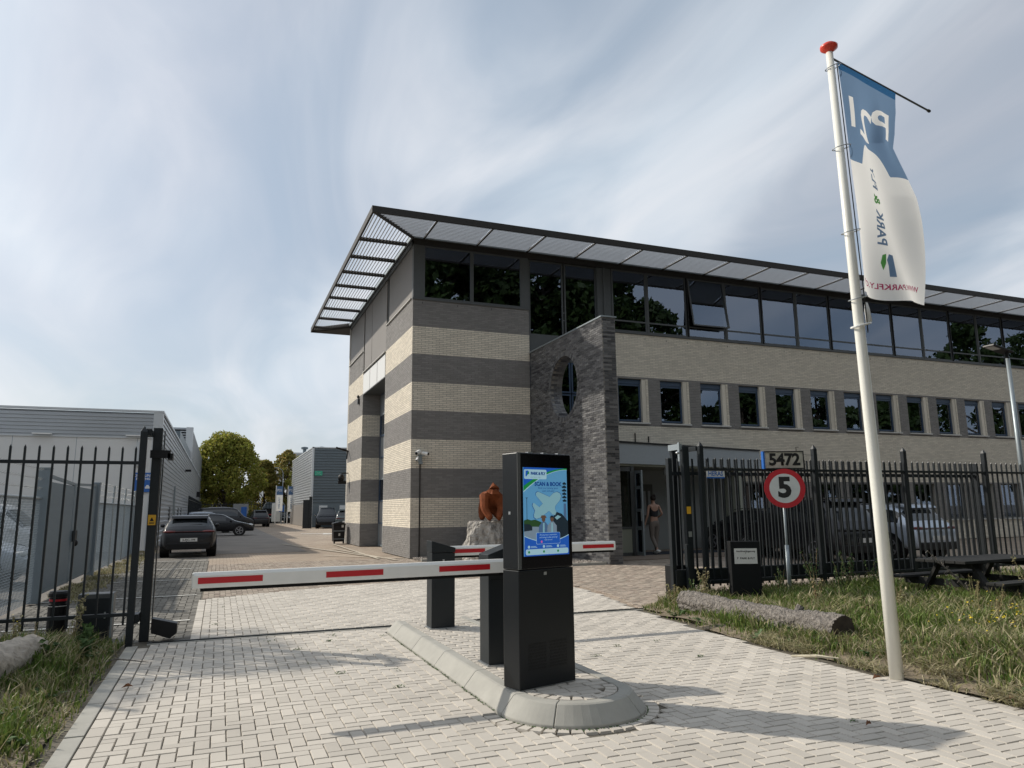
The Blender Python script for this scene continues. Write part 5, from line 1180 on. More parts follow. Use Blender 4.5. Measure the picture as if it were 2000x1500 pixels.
make_car('car', 'silver grey hatchback parked just behind the black estate car', 'car_silver', L=4.4, W=1.8, H=1.6, style='estate', loc=(-.8, 62.5), rz=0)
make_car('car', 'dark blue van parked beyond the silver hatchback', 'car_grey', L=5.0, W=1.95, H=2.0, style='van', loc=(.6, 74), rz=R(0))
make_car('car', 'small dark hatchback seen from behind next to the dark van', 'car_grey', L=4.3, W=1.8, H=1.75, style='suv', loc=(4.0, 84), rz=R(95))
make_car('car', 'black off roader parked under the grey metal hall', 'car_black', L=4.7, W=1.9, H=1.9, style='van', loc=(9.6, 71.8), rz=R(-100))
make_car('car', 'dark green SUV seen from behind beside the striped building', 'car_teal', L=4.6, W=1.9, H=1.72, style='suv', loc=(11.05, 69.6), rz=R(80), plate='')
make_car('car', 'black saloon facing the street far behind the bins', 'car_black', L=4.4, W=1.8, H=1.55, style='sedan', loc=(8.2, 107), rz=R(200))
make_car('car', 'black hatchback far away beside the banners', 'car_black', L=4.3, W=1.8, H=1.7, style='suv', loc=(10.2, 106), rz=R(215))
make_car('car', 'silver SUV with a red light strip behind the right fence', 'car_silver', L=4.7, W=1.95, H=1.62, style='suv', loc=(19.75, 18.0), rz=N90, plate='')
make_car('car', 'black SUV with roof rails left of the silver SUV behind the right fence', 'car_black', L=4.8, W=2.0, H=1.82, style='suv', loc=(16.95, 18.1), rz=N90, rearlamp='black', plate='')
make_car('car', 'low black car nearest the entrance behind the right fence', 'car_black', L=4.2, W=1.9, H=1.50, style='estate', loc=(18.2, 21.75), rz=R(90), rearlamp='black')
make_car('car', 'silver car at the left picture edge behind the chain link fence', 'car_silver', L=4.5, W=1.85, H=1.55, style='estate', loc=(-6.35, 16.9), rz=R(-3))
make_car('car', 'silver grey estate seen through the chain link behind the edge car', 'car_silver', L=4.6, W=1.85, H=1.6, style='estate', loc=(-6.2, 20.6), rz=R(-3))
make_car('car', 'white van behind the grey swing gate', 'car_white', L=4.9, W=1.95, H=1.95, style='van', loc=(-6.7, 26.0), rz=R(-5))
# ------------------------------------------------------------------ chain link fence and swing gate along x = -3.05
FXc = -3.05
def chain(name, label, y0, y1, posts, z1=1.88):
    t = thing(name, label, 'fence', (FXc, (y0+y1)/2, 0), 'chain link fences with barbed wire')
    mb = MB(); p = .085; y = y0-z1
    def strip(a, b, c, d):
        w = .0035; mb.add([(FXc-w, a, b), (FXc+w, a, b), (FXc, a+w*2, b+w), (FXc-w, c, d), (FXc+w, c, d), (FXc, c+w*2, d+w)], [(0, 1, 4, 3), (1, 2, 5, 4), (2, 0, 3, 5)])
    while y < y1:
        a, b = max(y, y0), .05+max(0, y0-y); c, d = min(y+z1-.05, y1), min(z1, .05+(y1-y))
        if d > b: strip(a, b, c, d); strip(y1-(a-y0), b, y1-(c-y0), d)
        y += p
    link('wire_mesh', mb.mesh('wire'), 'galv', t, kind='stuff')
    link('top_rail', MB().tube([(FXc, y0, z1), (FXc, y1, z1)], .024, 8).mesh('r'), 'galv', t)
    for q in posts: link('post', MB().tube([(FXc, q, 0), (FXc, q, z1+.02), (FXc+.02, q, z1+.55)], .03, 8).mesh('p'), 'galv', t)
    for k in range(3):
        link('barbed_wire', MB().tube([(FXc+.01*k, y0, z1+.18+.17*k), (FXc+.01*k, (y0+y1)/2, z1+.16+.17*k), (FXc+.01*k, y1, z1+.18+.17*k)], .005, 4).mesh('w'), 'steel', t)
    bb = MB(); y = y0
    while y < y1:
        for k in range(3): bb.bar((FXc-.02, y, z1+.15+.17*k), (FXc+.03, y+.02, z1+.20+.17*k), .005)
        y += .16
    link('barbs', bb.mesh('b'), 'steel', t, kind='stuff')
chain('chain_link_fence', 'nearer chain link fence with barbed wire left of the grey swing gate', 9.2, 15.70, [9.3, 12.4])
chain('chain_link_fence', 'farther chain link fence with barbed wire between swing gate and warehouse', 22.2, 35.0, [22.6, 25.6, 28.6, 31.6, 34.6])
sw = thing('swing_gate', 'closed grey double swing gate of upright slats between the chain link fences', 'gate', (FXc, 18.9, 0))
link('post', MB().box(FXc-.11, FXc+.11, 15.72, 15.94, 0, 2.42).mesh('p'), 'gate_grey', sw, bevel=.01); link('post', MB().box(FXc-.10, FXc+.10, 21.98, 22.18, 0, 2.40).mesh('p'), 'gate_grey', sw, bevel=.01)
link('post_cap', MB().box(FXc-.12, FXc+.12, 15.71, 15.95, 2.421, 2.445).mesh('p'), 'galv', sw)
for a, b, zt0, zt1 in ((15.99, 18.93, 2.32, 2.24), (18.99, 21.94, 2.24, 2.32)):
    lf = link('gate_leaf', MB().bar((FXc, a, .14), (FXc, b, .14), .05, .06).bar((FXc, a, zt0), (FXc, b, zt1), .05, .06).box(FXc-.03, FXc+.03, a, a+.06, .1, zt0).box(FXc-.03, FXc+.03, b-.06, b, .1, zt1).mesh('l'), 'gate_grey', sw)
    sme = MB().prism([(-.022, -.045), (.022, -.02), (.022, .045), (-.022, .02)], .17, 2.2, 'xy').mesh('slat'); y = a+.11
    while y < b-.08: inst('slat', sme, 'gate_grey', lf, (FXc, y, .0)).parent = lf; y += .104
link('lock', MB().box(FXc+.05, FXc+.12, 18.86, 19.06, .98, 1.22).sphere((FXc+.12, 18.93, .95), (.05, .05, .07)).mesh('l'), 'black', sw)
# ------------------------------------------------------------------ left warehouse
wh = thing('warehouse', 'long grey warehouse of horizontal corrugated cladding on the left', 'warehouse', (-2.56, 35.3, 0))
WXc, WYc, WH_ = -2.56, 35.3, 5.93
def corr(axis, c, sgn, a0, a1, z0, z1, pitch, d=.035):
    """horizontal corrugated sheet, trapezoid profile"""
    mb = MB(); z = z0; pr = []
    while z < z1-.01:
        pr += [(z, 0), (z+pitch*.45, 0), (z+pitch*.55, d), (z+pitch*.9, d)]; z += pitch
    pr = [p for p in pr if p[0] < z1]+[(z1, 0)]; vs = []
    for q in (a0, a1):
        for z, o in pr: vs.append((q, c+sgn*o, z) if axis == 'x' else (c+sgn*o, q, z))
    n = len(pr); return mb.add(vs, [(i, i+1, n+i+1, n+i) for i in range(n-1)])
link('core', MB().box(-60, WXc-.06, WYc+.06, 116, 0, WH_-.02).box(-40, WXc-.08, 52.5, 116, WH_-.02, 9.0 if False else 6.9).mesh('c'), 'cladding_dark', wh)
link('front_cladding', corr('x', WYc, -1, -60, WXc-.30, 4.83, WH_-.06, .155).mesh('c'), 'cladding', wh)
link('white_panel_wall', MB().box(-60, WXc-.02, WYc-.03, WYc+.02, 0, 4.80).mesh('c'), 'white_wall', wh, label='smooth pale lower wall')
jn = MB()
for k in range(24): jn.box(WXc-.9-2.3*k, WXc-.88-2.3*k, WYc-.032, WYc-.028, 0, 4.8)
link('panel_joint', jn.mesh('j'), 'galv', wh)
link('ledge', MB().box(-60, WXc-.3, WYc-.08, WYc-.03, 4.78, 4.84).mesh('l'), 'cladding_edge', wh)
link('side_cladding', corr('y', WXc, 1, WYc+.30, 116, 0.1, WH_-.06, .22, .045).mesh('c'), 'cladding', wh)
link('corner_trim', MB().box(WXc-.32, WXc+.05, WYc-.05, WYc+.02, 0, WH_).box(WXc-.05, WXc+.06, WYc-.04, WYc+.34, 0, WH_-.001).mesh('c'), 'cladding_edge', wh)
link('roof_edge', MB().box(-60, WXc+.08, WYc-.06, WYc+.1, WH_+.002, WH_+.09).box(WXc-.1, WXc+.08, WYc+.1, 116, WH_+.002, WH_+.09).mesh('r'), 'cladding_edge', wh)
link('core', MB().box(-40, WXc-.03, 70, 116, WH_+.1, 8.95).mesh('c'), 'cladding_dark', wh)
link('upper_cladding', corr('x', 70, -1, -40, WXc-.2, WH_+.1, 8.9, .22).mesh('c'), 'cladding', wh); link('upper_cladding', corr('y', WXc, 1, 70.6, 116, WH_+.1, 8.9, .25).mesh('c'), 'cladding', wh)
link('corner_trim', MB().box(WXc-.5, WXc+.07, 69.95, 70.6, WH_+.1, 9.0).mesh('c'), 'cladding_edge', wh)
link('flue', MB().box(WXc-.9, WXc-.7, WYc-.20, WYc-.04, 3.6, 4.6).mesh('f'), 'cladding_edge', wh)
for x in (-7.0, -3.55): link('wall_light', MB().box(x-.35, x+.35, WYc-.25, WYc-.08, 4.86, 4.91).mesh('f'), 'white_paint', wh)
link('downpipe', MB().tube([(WXc+.09, WYc+.12, 0), (WXc+.09, WYc+.12, 4.4), (WXc-.02, WYc-.1, 4.8)], .03, 6).mesh('f'), 'black', wh)
for y in (44, 48.6, 53, 57): link('window', MB().box(WXc+.03, WXc+.06, y, y+1.0, .9, 1.9).mesh('f'), 'frame_grey', wh)
link('hose_box', MB().box(WXc+.05, WXc+.15, 47, 47.15, 1.3, 3.1).mesh('f'), 'galv', wh); link('wall_lamp', MB().box(WXc+.05, WXc+.45, 60, 60.3, 4.6, 4.75).box(WXc+.05, WXc+.4, 92, 92.4, 3.3, 3.9).mesh('f'), 'black', wh)
bs = thing('parking_board', 'blue notice board with white lettering on the pale warehouse corner', 'sign', (-3.12, 35.2, 2.9))
link('board', MB().box(-3.50, -2.72, 35.19, 35.22, 2.47, 3.30).mesh('b'), 'sign_blue', bs)
for s_, z, h in (('KIDS FUND', 3.17, .15), ('PARKING', 3.03, .13)): put_text('lettering', s_, h, 'print_white', bs, (-3.11, 35.185, z), (1, 0, 0), (0, 0, 1), bold=.004)
link('car_symbol', MB().prism([(-3.02, 2.62), (-2.82, 2.62), (-2.82, 2.69), (-2.86, 2.71), (-2.89, 2.77), (-2.96, 2.77), (-2.99, 2.71), (-3.02, 2.69)], 35.182, 35.188, 'xz').box(-3.28, -3.25, 35.182, 35.188, 2.55, 2.92).mesh('c'), 'print_white', bs)
link('white_edge', MB().box(-3.54, -3.51, 35.19, 35.22, 2.47, 3.30).mesh('b'), 'print_white', bs)
# ------------------------------------------------------------------ hall at the back right
hl = thing('metal_hall', 'dark grey ribbed metal hall standing behind the striped building', 'warehouse', (8.45, 75, 0))
link('core', MB().box(8.5, 40, 75.05, 97, 0, 7.85).mesh('c'), 'cladding_dark', hl)
link('front_cladding', corr('x', 75, -1, 8.55, 40, 2.3, 7.8, .27, .09).mesh('c'), 'cladding_dark', hl)
link('side_cladding', corr('y', 8.45, -1, 75.1, 97, 2.3, 7.8, .27, .07).mesh('c'), 'cladding', hl)
link('corner_trim', MB().box(8.36, 8.56, 74.9, 75.1, 0, 7.9).box(8.36, 40, 74.9, 75.0, 7.802, 7.9).box(8.36, 8.46, 75.1, 97, 7.802, 7.9).mesh('c'), 'cladding_edge', hl)
link('plinth', MB().box(8.40, 8.46, 75.1, 97, 0, 2.28).mesh('c'), 'panel_grey', hl); link('plinth', MB().box(8.56, 40, 74.92, 75.02, 0, 2.28).mesh('c'), 'cladding_dark', hl)
link('window', MB().box(9.2, 10.0, 74.88, 74.91, 1.6, 2.1).box(11.2, 12.2, 74.88, 74.91, .2, 2.1).mesh('c'), 'lamp_glass', hl)
link('roller_door', MB().box(8.37, 8.395, 75.6, 78.2, .1, 2.2).mesh('c'), 'frame_blue', hl)
for x, y in ((10.5, 85), (14, 92)): link('roof_vent', MB().lathe((x, y, 7.9), [(.16, 0), (.16, .5), (.32, .6), (.32, .85), (.1, .9)], 12).mesh('v'), 'cladding_dark', hl)
fs_ = thing('exit_sign', 'small green assembly sign high on the dark ribbed hall', 'sign', (8.95, 74.8, 5)); link('board', MB().box(8.65, 9.4, 74.80, 74.86, 5.05, 5.5).mesh('b'), 'sign_green', fs_)
link('arrow', MB().bar((8.75, 74.79, 5.12), (9.3, 74.79, 5.43), .05, .01).bar((8.75, 74.79, 5.43), (9.3, 74.79, 5.12), .05, .01).mesh('b'), 'print_white', fs_)
gpst = thing('gate_post', 'dark tall gate post beside the plinth of the ribbed hall', 'gate post', (8.0, 70.5, 0)); link('post', MB().box(7.75, 8.0, 70.3, 70.5, 0, 2.9).box(7.2, 7.75, 70.38, 70.44, 0, 2.6).mesh('p'), 'anthracite', gpst)
# ------------------------------------------------------------------ far end of the yard
ff = thing('far_fence', 'black bar fence across the far end of the car park under the trees', 'fence', (2, 104, 0))
me = MB().box(-.03, .03, -.03, .03, 0, 2.7).mesh('bar')
for k in range(26): inst('bar', me, 'anthracite', ff, (-2.5+k*.38, 104, .1))
for z in (.4, 2.5): link('rail', MB().box(-2.6, 7.2, 103.96, 104.04, z, z+.08).mesh('r'), 'anthracite', ff)
fb_ = thing('far_fence', 'black bar fence beside the warehouse running into the distance', 'fence', (-2.2, 64, 0))
for k in range(40): inst('bar', me, 'anthracite', fb_, (-2.15, 60+k*1.05, .1))
for z in (.4, 2.5): link('rail', MB().box(-2.18, -2.12, 60, 101, z, z+.06).mesh('r'), 'anthracite', fb_)
pn = thing('noticeboard', 'small blue and white board under the big tree at the far fence', 'sign', (2.5, 103.5, 0)); link('board', MB().box(1.7, 3.6, 103.5, 103.6, 1.3, 2.6).mesh('b'), 'panel_side', pn); link('blue_panel', MB().box(2.7, 3.4, 103.46, 103.499, .8, 2.2).mesh('b'), 'sign_blue', pn)
fbar = thing('far_barrier', 'far away red and white barrier boom at the exit', 'barrier', (6, 112, 0)); link('boom', MB().box(5.0, 7.6, 112, 112.1, 1.05, 1.2).mesh('b'), 'white_paint', fbar); link('red_mark', MB().box(5.5, 6.1, 111.98, 111.998, 1.06, 1.19).box(6.6, 7.1, 111.98, 111.998, 1.06, 1.19).mesh('b'), 'red_reflect', fbar); link('housing', MB().box(4.6, 5.0, 111.9, 112.3, 0, 1.3).mesh('b'), 'anthracite', fbar)
ht = thing('hut', 'small dark hut with a sloping roof far down the street', 'hut', (7.3, 114, 0)); link('wall', MB().box(6.1, 8.5, 113.5, 116, 0, 2.0).mesh('w'), 'wood_dark', ht); link('roof', MB().prism([(5.9, 2.0), (8.7, 2.0), (8.2, 2.9), (6.5, 2.9)], 113.2, 116.3, 'xz').mesh('r'), 'cladding_dark', ht)
hd = tag(link('far_hedge', MB().box(3.0, 8.6, 118, 119, 0, .9).mesh('h'), 'leaf_dark', None, kind='stuff'), 'low dark hedge along the far street', 'hedge')
def banner(name, label, x, w, z0, z1):
    t = thing(name, label, 'flag', (x, 95, 0), 'pale vertical banners far down the street')
    link('pole', MB().tube([(x, 95, 0), (x, 95, z1+.1)], .05, 8).mesh('p'), 'white_paint', t)
    link('cloth', MB().box(x+.05, x+w, 94.98, 95.02, z0, z1-1.05).mesh('c'), 'flag_white', t); link('blue_top', MB().box(x+.05, x+w, 94.98, 95.02, z1-1.05, z1).mesh('c'), 'flag_blue', t)
    put_text('lettering', 'P21', .42, 'print_white', t, (x+w*.52, 94.965, z1-.5), (1, 0, 0), (0, 0, 1), bold=.01)
    put_text('lettering', 'PARK & FLY', .26, 'flag_blue', t, (x+w*.5, 94.965, (z0+z1-1.05)/2), (0, 0, 1), (-1, 0, 0), bold=.006)
banner('banner', 'left one of the far blue and white banners, nearest the lamp', 6.45, .8, 1.6, 4.62); banner('banner', 'right one of the far blue and white banners, beside the hall', 7.86, .8, 1.5, 4.62)
ib = thing('info_board', 'white information boards with a blue square below the left banner', 'sign', (6.6, 97, 0)); link('board', MB().box(6.15, 7.2, 97, 97.08, .3, 2.6).mesh('b'), 'sign_white', ib); link('blue_square', MB().box(7.0, 7.6, 96.9, 96.97, 1.5, 2.3).mesh('b'), 'sign_blue', ib); link('post', MB().tube([(7.7, 97, 0), (7.7, 97, 2.3), (7.3, 97, 2.8)], .05, 6).mesh('b'), 'galv', ib)
sl_ = thing('street_lamp', 'tall thin street lamp with a curved arm far down the street', 'street lamp', (7.25, 96, 0))
link('pole', MB().tube([(7.25, 96, 0), (7.25, 96, 6.3), (7.1, 96, 6.7), (6.7, 96, 6.95)], [.06, .045, .035, .03], 8).mesh('p'), 'galv', sl_); link('head', MB().box(6.2, 6.75, 95.9, 96.1, 6.92, 7.0).mesh('h'), 'galv', sl_)
fbd = thing('far_building', 'beige flat roofed building far behind the trees', 'building', (12, 220, 0)); link('wall', MB().box(8.5, 22, 220, 236, 0, 14.2).mesh('w'), 'white_wall', fbd); link('roof', MB().box(8.3, 22.2, 219.8, 236, 14.202, 14.75).mesh('w'), 'panel_grey', fbd)
for k in range(5): link('window', MB().box(9.2+2.5*k, 10.8+2.5*k, 219.9, 219.98, 10.5, 12.2).mesh('w'), 'frame_grey', fbd)
wb2 = thing('far_building', 'pale metal building rising behind the ribbed hall roof', 'building', (12, 130, 0)); link('wall', MB().box(11.2, 30, 130, 150, 0, 11.2).mesh('w'), 'cladding', wb2); link('roof', MB().box(11.1, 30, 129.9, 150, 11.202, 11.5).mesh('w'), 'cladding_edge', wb2)
link('roof_vent', MB().lathe((13.3, 131, 11.5), [(.3, 0), (.3, .6), (.6, .7), (.6, 1.0), (.2, 1.1)], 12).mesh('v'), 'cladding_dark', wb2)
fbr = thing('far_building', 'row of brick houses beyond the far hedge', 'building', (-2, 170, 0)); link('wall', MB().box(-30, 7, 170, 180, 0, 5.5).mesh('w'), 'panel_grey', fbr); link('roof', MB().prism([(-30, 5.5), (7, 5.5), (7, 5.7), (-30, 5.7)], 169.5, 180, 'xz').mesh('r'), 'eave_brown', fbr)
# ------------------------------------------------------------------ trees
def leaves(n, centers, radii, size, flat=.6):
    c = np.asarray(centers); r = np.asarray(radii); w = r**2; idx = rng.choice(len(c), n, p=w/w.sum())
    d = rng.normal(size=(n, 3)); d /= np.linalg.norm(d, axis=1)[:, None]; q = r[idx]*rng.uniform(.35, 1.0, n)**.5
    P = c[idx]+d*q[:, None]*np.array([1, 1, .85])
    a = rng.normal(size=(n, 3)); a /= np.linalg.norm(a, axis=1)[:, None]; b = np.cross(a, rng.normal(size=(n, 3))); b /= np.linalg.norm(b, axis=1)[:, None]
    s = size*rng.uniform(.6, 1.3, n)[:, None]; V = np.stack([P-a*s, P+b*s*flat, P+a*s, P-b*s*flat], 1).reshape(-1, 3)
    return V, np.arange(4*n).reshape(-1, 4)
def tree(name, label, loc, H, Rc, leafm, n, size, seed, z0=.25, conical=.5, group=None, clumps=60, leafout=True):
    rs = random.Random(seed); t = thing(name, label, 'tree', loc, group); x0, y0, _ = loc
    tk = MB(); tk.tube([(x0, y0, 0), (x0+.05*H*.2, y0, H*.3), (x0, y0, H*.62), (x0+.1, y0, H*.9)], [H*.022, H*.017, H*.010, H*.003], 10)
    C = []; Rr = []
    for k in range(clumps):
        s = rs.random()**.8; z = H*(z0+(1-z0)*s*.96); prof = (math.sin(math.pi*min(1, .18+s*.82))**.6) if conical < .5 else (1-s)**.55*min(1, .35+s*4)
        a = rs.random()*6.283; rr_ = Rc*prof*math.sqrt(rs.uniform(.15, 1)); c = (x0+rr_*math.cos(a), y0+rr_*math.sin(a), z); C.append(c); Rr.append(Rc*rs.uniform(.16, .30))
        if k % 2 == 0:
            zb = z-rr_*.55-.3
            if zb > H*.12: tk.tube([(x0, y0, max(H*.12, zb)), ((x0+c[0])/2, (y0+c[1])/2, (zb+z)/2+.1), c], [H*.006, H*.004, H*.0015], 5, cap=False)
    link('trunk', tk.mesh('trunk'), 'trunk', t)
    V, Fq = leaves(n, C, Rr, size); link('crown', np_mesh('crown', V, Fq), leafm, t, fix=False); return t
GT = 'trees at the far end of the car park'
tree('tree', 'biggest olive green tree at the far end between the warehouses', (.6, 112, 0), 12.6, 5.2, 'leaf_olive', 26000, .20, 3, z0=.13, conical=.3, group=GT, clumps=170)
tree('tree', 'smaller brownish tree right behind the biggest olive tree', (6.2, 118, 0), 9.2, 3.2, 'leaf_autumn', 11000, .19, 5, z0=.12, conical=.3, group=GT, clumps=80)
tree('tree', 'yellowing tree rising beside the ribbed hall', (9.4, 116, 0), 10.6, 3.0, 'leaf_autumn', 10000, .19, 6, z0=.12, conical=.3, group=GT, clumps=80)
tree('tree', 'slim olive tree half hidden behind the banners', (10.9, 108, 0), 9.6, 2.4, 'leaf_olive', 8000, .18, 8, z0=.1, conical=.3, group=GT, clumps=60)
tree('tree', 'dark low tree at the left end of the far fence', (-4.8, 122, 0), 9.0, 4.0, 'leaf_dark', 8000, .22, 9, z0=.1, conical=.3, group=GT, clumps=60)
# trees across the road behind the viewpoint (they mirror in the windows) and one by the left yard whose branches dapple the drive
GB = 'tall street trees across the road'
for i, (x, y, h, r_) in enumerate(((13, -11, 23, 5.2), (22, -13, 28, 6.4), (17.5, -10, 26, 5.5), (27, -11, 27, 5.5), (35, -13, 26, 5.5), (31, -10, 24, 5.6), (39, -12, 22, 5.0), (50, -12, 15.5, 5), (60, -12, 16.5, 5), (72, -12, 15, 5.5), (86, -12, 24, 7), (99, -12, 25, 7), (2, -12, 21, 5.2), (-10, -12, 20, 5.0))):
    tree('street_tree', 'tall street tree across the road behind the viewpoint', (x, y, 0), h, r_, 'leaf_dark', 5200, .42, 20+i, z0=.2, conical=.3, group=GB, clumps=70)
for i, (x, h) in enumerate(((8, 12), (14, 13), (19, 13), (24, 12.5), (29, 13), (34, 12), (66, 12), (92, 13))):
    tree('street_tree', 'low bushy street tree in front of the tall row across the road', (x, -9.5, 0), h, 3.4, 'leaf_dark', 3600, .36, 60+i, z0=.06, conical=.3, group='low bushy trees across the road', clumps=50)
tree('yard_tree', 'thin branched tree in the left yard beside the chain link fence', (-9.3, 17.3, 0), 9.8, 2.6, 'leaf_olive', 1500, .13, 41, z0=.45, conical=.3, clumps=26)
# ------------------------------------------------------------------ verges
def verge(name, poly, z, seed, m='soil', amp=.05, res=.16):
    xs = [p[0] for p in poly]; ys = [p[1] for p in poly]; nx = int((max(xs)-min(xs))/res); ny = int((max(ys)-min(ys))/res); vs = []; fs = []; idx = {}
    for i in range(nx+1):
        for j in range(ny+1):
            x, y = min(xs)+i*res, min(ys)+j*res
            if in_poly(x, y, poly): idx[(i, j)] = len(vs); vs.append((x, y, z(x, y)+amp*noise.noise(Vector((x*.9, y*.9, seed)))+amp*.35*noise.noise(Vector((x*4, y*4, seed)))))
    for (i, j) in idx:
        if all(q in idx for q in ((i+1, j), (i, j+1), (i+1, j+1))): fs.append((idx[(i, j)], idx[(i+1, j)], idx[(i+1, j+1)], idx[(i, j+1)]))
    return struct(name, MB().add(vs, fs), m, fix=False, smooth=True)
redge = [(5.90, 2.4), (5.96, 4.9), (5.87, 6.5), (6.03, 8.6), (6.25, 10.3), (6.5, 10.75)]
def redge_x(y): return float(np.interp(y, [p[1] for p in redge], [p[0] for p in redge]))
zr = lambda x, y: min(.10, max(-.01, (x-redge_x(y))*.10))
zl_ = lambda x, y: min(.08, max(-.01, (-.95-x)*.10))
RP = redge+[(24, 10.75), (24, 2.4)]; LP = [(-.955, 2.4), (-.955, 10.5), (-6.5, 10.5), (-6.5, 2.4)]
verge('right_verge', RP, zr, 2.2); verge('left_verge', LP, zl_, 5.5)
def blades(name, n, region, zfn, hfn, m, label, wid=.006, dens=None, lean=.35, segs=2):
    xs = rng.uniform(region[0], region[1], n*3); ys = rng.uniform(region[2], region[3], n*3); keep = []
    for i in range(n*3):
        d = dens(xs[i], ys[i]) if dens else 1
        if rng.random() < d: keep.append(i)
        if len(keep) >= n: break
    xs, ys = xs[keep], ys[keep]; k = len(keep); h = np.array([hfn(a, b) for a, b in zip(xs, ys)])*rng.uniform(.5, 1.25, k); z = np.array([zfn(a, b) for a, b in zip(xs, ys)])-.01
    a = rng.uniform(0, 6.283, k); cx_, sx_ = np.cos(a), np.sin(a); l = h*lean*rng.uniform(.2, 1.8, k); b = a+rng.normal(0, .8, k)+1.57; w = wid*rng.uniform(.6, 1.5, k)*(1+h*2)
    lx_, ly_ = np.cos(b)*l, np.sin(b)*l
    V = np.zeros((k, 5, 3))
    V[:, 0] = np.stack([xs-cx_*w, ys-sx_*w, z], 1); V[:, 1] = np.stack([xs+cx_*w, ys+sx_*w, z], 1)
    V[:, 2] = np.stack([xs+lx_*.35-cx_*w*.8, ys+ly_*.35-sx_*w*.8, z+h*.6], 1); V[:, 3] = np.stack([xs+lx_*.35+cx_*w*.8, ys+ly_*.35+sx_*w*.8, z+h*.6], 1)
    V[:, 4] = np.stack([xs+lx_, ys+ly_, z+h*(1-.25*rng.random(k))], 1)
    base = np.arange(k)[:, None]*5; T = np.concatenate([base+np.array([[0, 1, 3]]), base+np.array([[0, 3, 2]]), base+np.array([[2, 3, 4]])], 0)
    return tag(link(name, np_mesh(name, V.reshape(-1, 3), T), m, None, fix=False, kind='stuff'), label, 'grass')
def patch(x, y, s, seed): return noise.noise(Vector((x*s, y*s, seed)))
def bare(x, y):                                                      # worn soil round the pole foot and along the paving edge
    d = math.hypot((x-5.95)*1.0, (y-5.2)*.8); e = x-redge_x(y)
    return max(0., min(1., (d-.35)/.5))*max(.06, min(1., e/.45))
dr_ = lambda x, y: bare(x, y)*(1.0 if patch(x, y, 1.2, 3) > -.25 else .55) if x > redge_x(y)+.02 else 0
hr = lambda x, y: (.09+.13*max(0, patch(x, y, .7, 9)+.25)+(.06 if x > 6.9 else 0))*(.45 if x-redge_x(y) < .35 else 1)
hd2 = math.hypot
blades('grass', 52000, (5.9, 14, 2.6, 10.6), zr, hr, 'grass', 'green grass on the right verge', dens=lambda x, y: dr_(x, y)*min(1, 9/max(4, x)))
blades('grass', 26000, (8, 24, 2.6, 10.7), zr, lambda x, y: hr(x, y)*1.2, 'grass', 'green grass on the right verge', wid=.008, dens=dr_)
blades('dry_grass', 26000, (5.95, 20, 2.6, 10.6), zr, lambda x, y: hr(x, y)*1.25, 'grass_dry', 'dry straw coloured grass on the right verge', wid=.005, dens=lambda x, y: dr_(x, y)*(1 if patch(x, y, .8, 31) > .0 else .2)*(1 if x < 10 else .5), lean=.7)
blades('dry_grass', 5000, (5.95, 6.9, 3.2, 7.4), zr, lambda x, y: .09, 'grass_dry', 'flattened dry grass round the foot of the flagpole', wid=.004, dens=lambda x, y: 1 if x > redge_x(y)+.03 and patch(x, y, 2, 8) > -.1 else 0, lean=2.2)
def dl_(x, y):
    e = -.96-x
    if e < .02: return 0
    return min(1, .12+e/.35)*(1 if patch(x, y, 1.5, 12) > -.3 else .35)*(.45 if y < 5.9 and e < .7 else 1)
hl_ = lambda x, y: (.11+.12*max(0, patch(x, y, .9, 15)+.35))*(.5 if -.96-x < .3 else 1)+(.05 if y > 8.5 else 0)
blades('grass', 34000, (-5.5, -.96, 3.2, 10.4), zl_, hl_, 'grass', 'green grass on the left verge', dens=dl_)
blades('dry_grass', 12000, (-5.5, -.96, 3.2, 10.5), zl_, lambda x, y: hl_(x, y)*1.2, 'grass_dry', 'dry grass on the left verge', wid=.0045, dens=lambda x, y: dl_(x, y)*(1 if patch(x, y, 1.1, 44) > .05 else .2), lean=.7)
blades('grass', 3000, (-.85, -.70, 10.5, 17), lambda x, y: 0, lambda x, y: .05, 'grass', 'thin grass at the foot of the swing gate', dens=lambda x, y: 0.0) if False else None
blades('grass', 5000, (-3.0, -1.9, 15.5, 34), lambda x, y: 0, lambda x, y: .10, 'grass_dry', 'thin weeds along the chain link fence', wid=.008, dens=lambda x, y: max(0, 1-(x+3.0)*1.1) if patch(x, y, .8, 51) > -.1 else 0, lean=.8)
def rosettes(name, label, region, n, dens, zfn, seed, m='weed_leaf'):
    rs = random.Random(seed); V = []; Fq = []; k = 0
    while k < n:
        x, y = rs.uniform(region[0], region[1]), rs.uniform(region[2], region[3])
        if rs.random() > dens(x, y): continue
        k += 1; sz = rs.uniform(.05, .13); z = zfn(x, y)
        for q in range(rs.randint(6, 10)):
            a = rs.random()*6.283; l = sz*rs.uniform(.6, 1.2); w = l*.20; up = rs.uniform(.25, 1.0)*l; ca, sa_ = math.cos(a), math.sin(a); o = len(V)
            V += [(x, y, z), (x+ca*l*.5-sa_*w, y+sa_*l*.5+ca*w, z+up*.75), (x+ca*l*.5+sa_*w, y+sa_*l*.5-ca*w, z+up*.75), (x+ca*l, y+sa_*l, z+up*.7)]
            Fq.append((o, o+2, o+3, o+1))
    return tag(link(name, np_mesh(name, V, Fq), m, None, fix=False, kind='stuff'), label, 'plants')
rosettes('broadleaf_plants', 'low broad leaved plants among the grass of the right verge', (6.0, 13, 3, 10.4), 900, lambda x, y: dr_(x, y)*(1 if patch(x, y, .9, 61) > 0 else .2), zr, 3)
rosettes('broadleaf_plants', 'low broad leaved plants among the grass of the left verge', (-4, -1.1, 4.5, 10.3), 260, lambda x, y: dl_(x, y), zl_, 4)
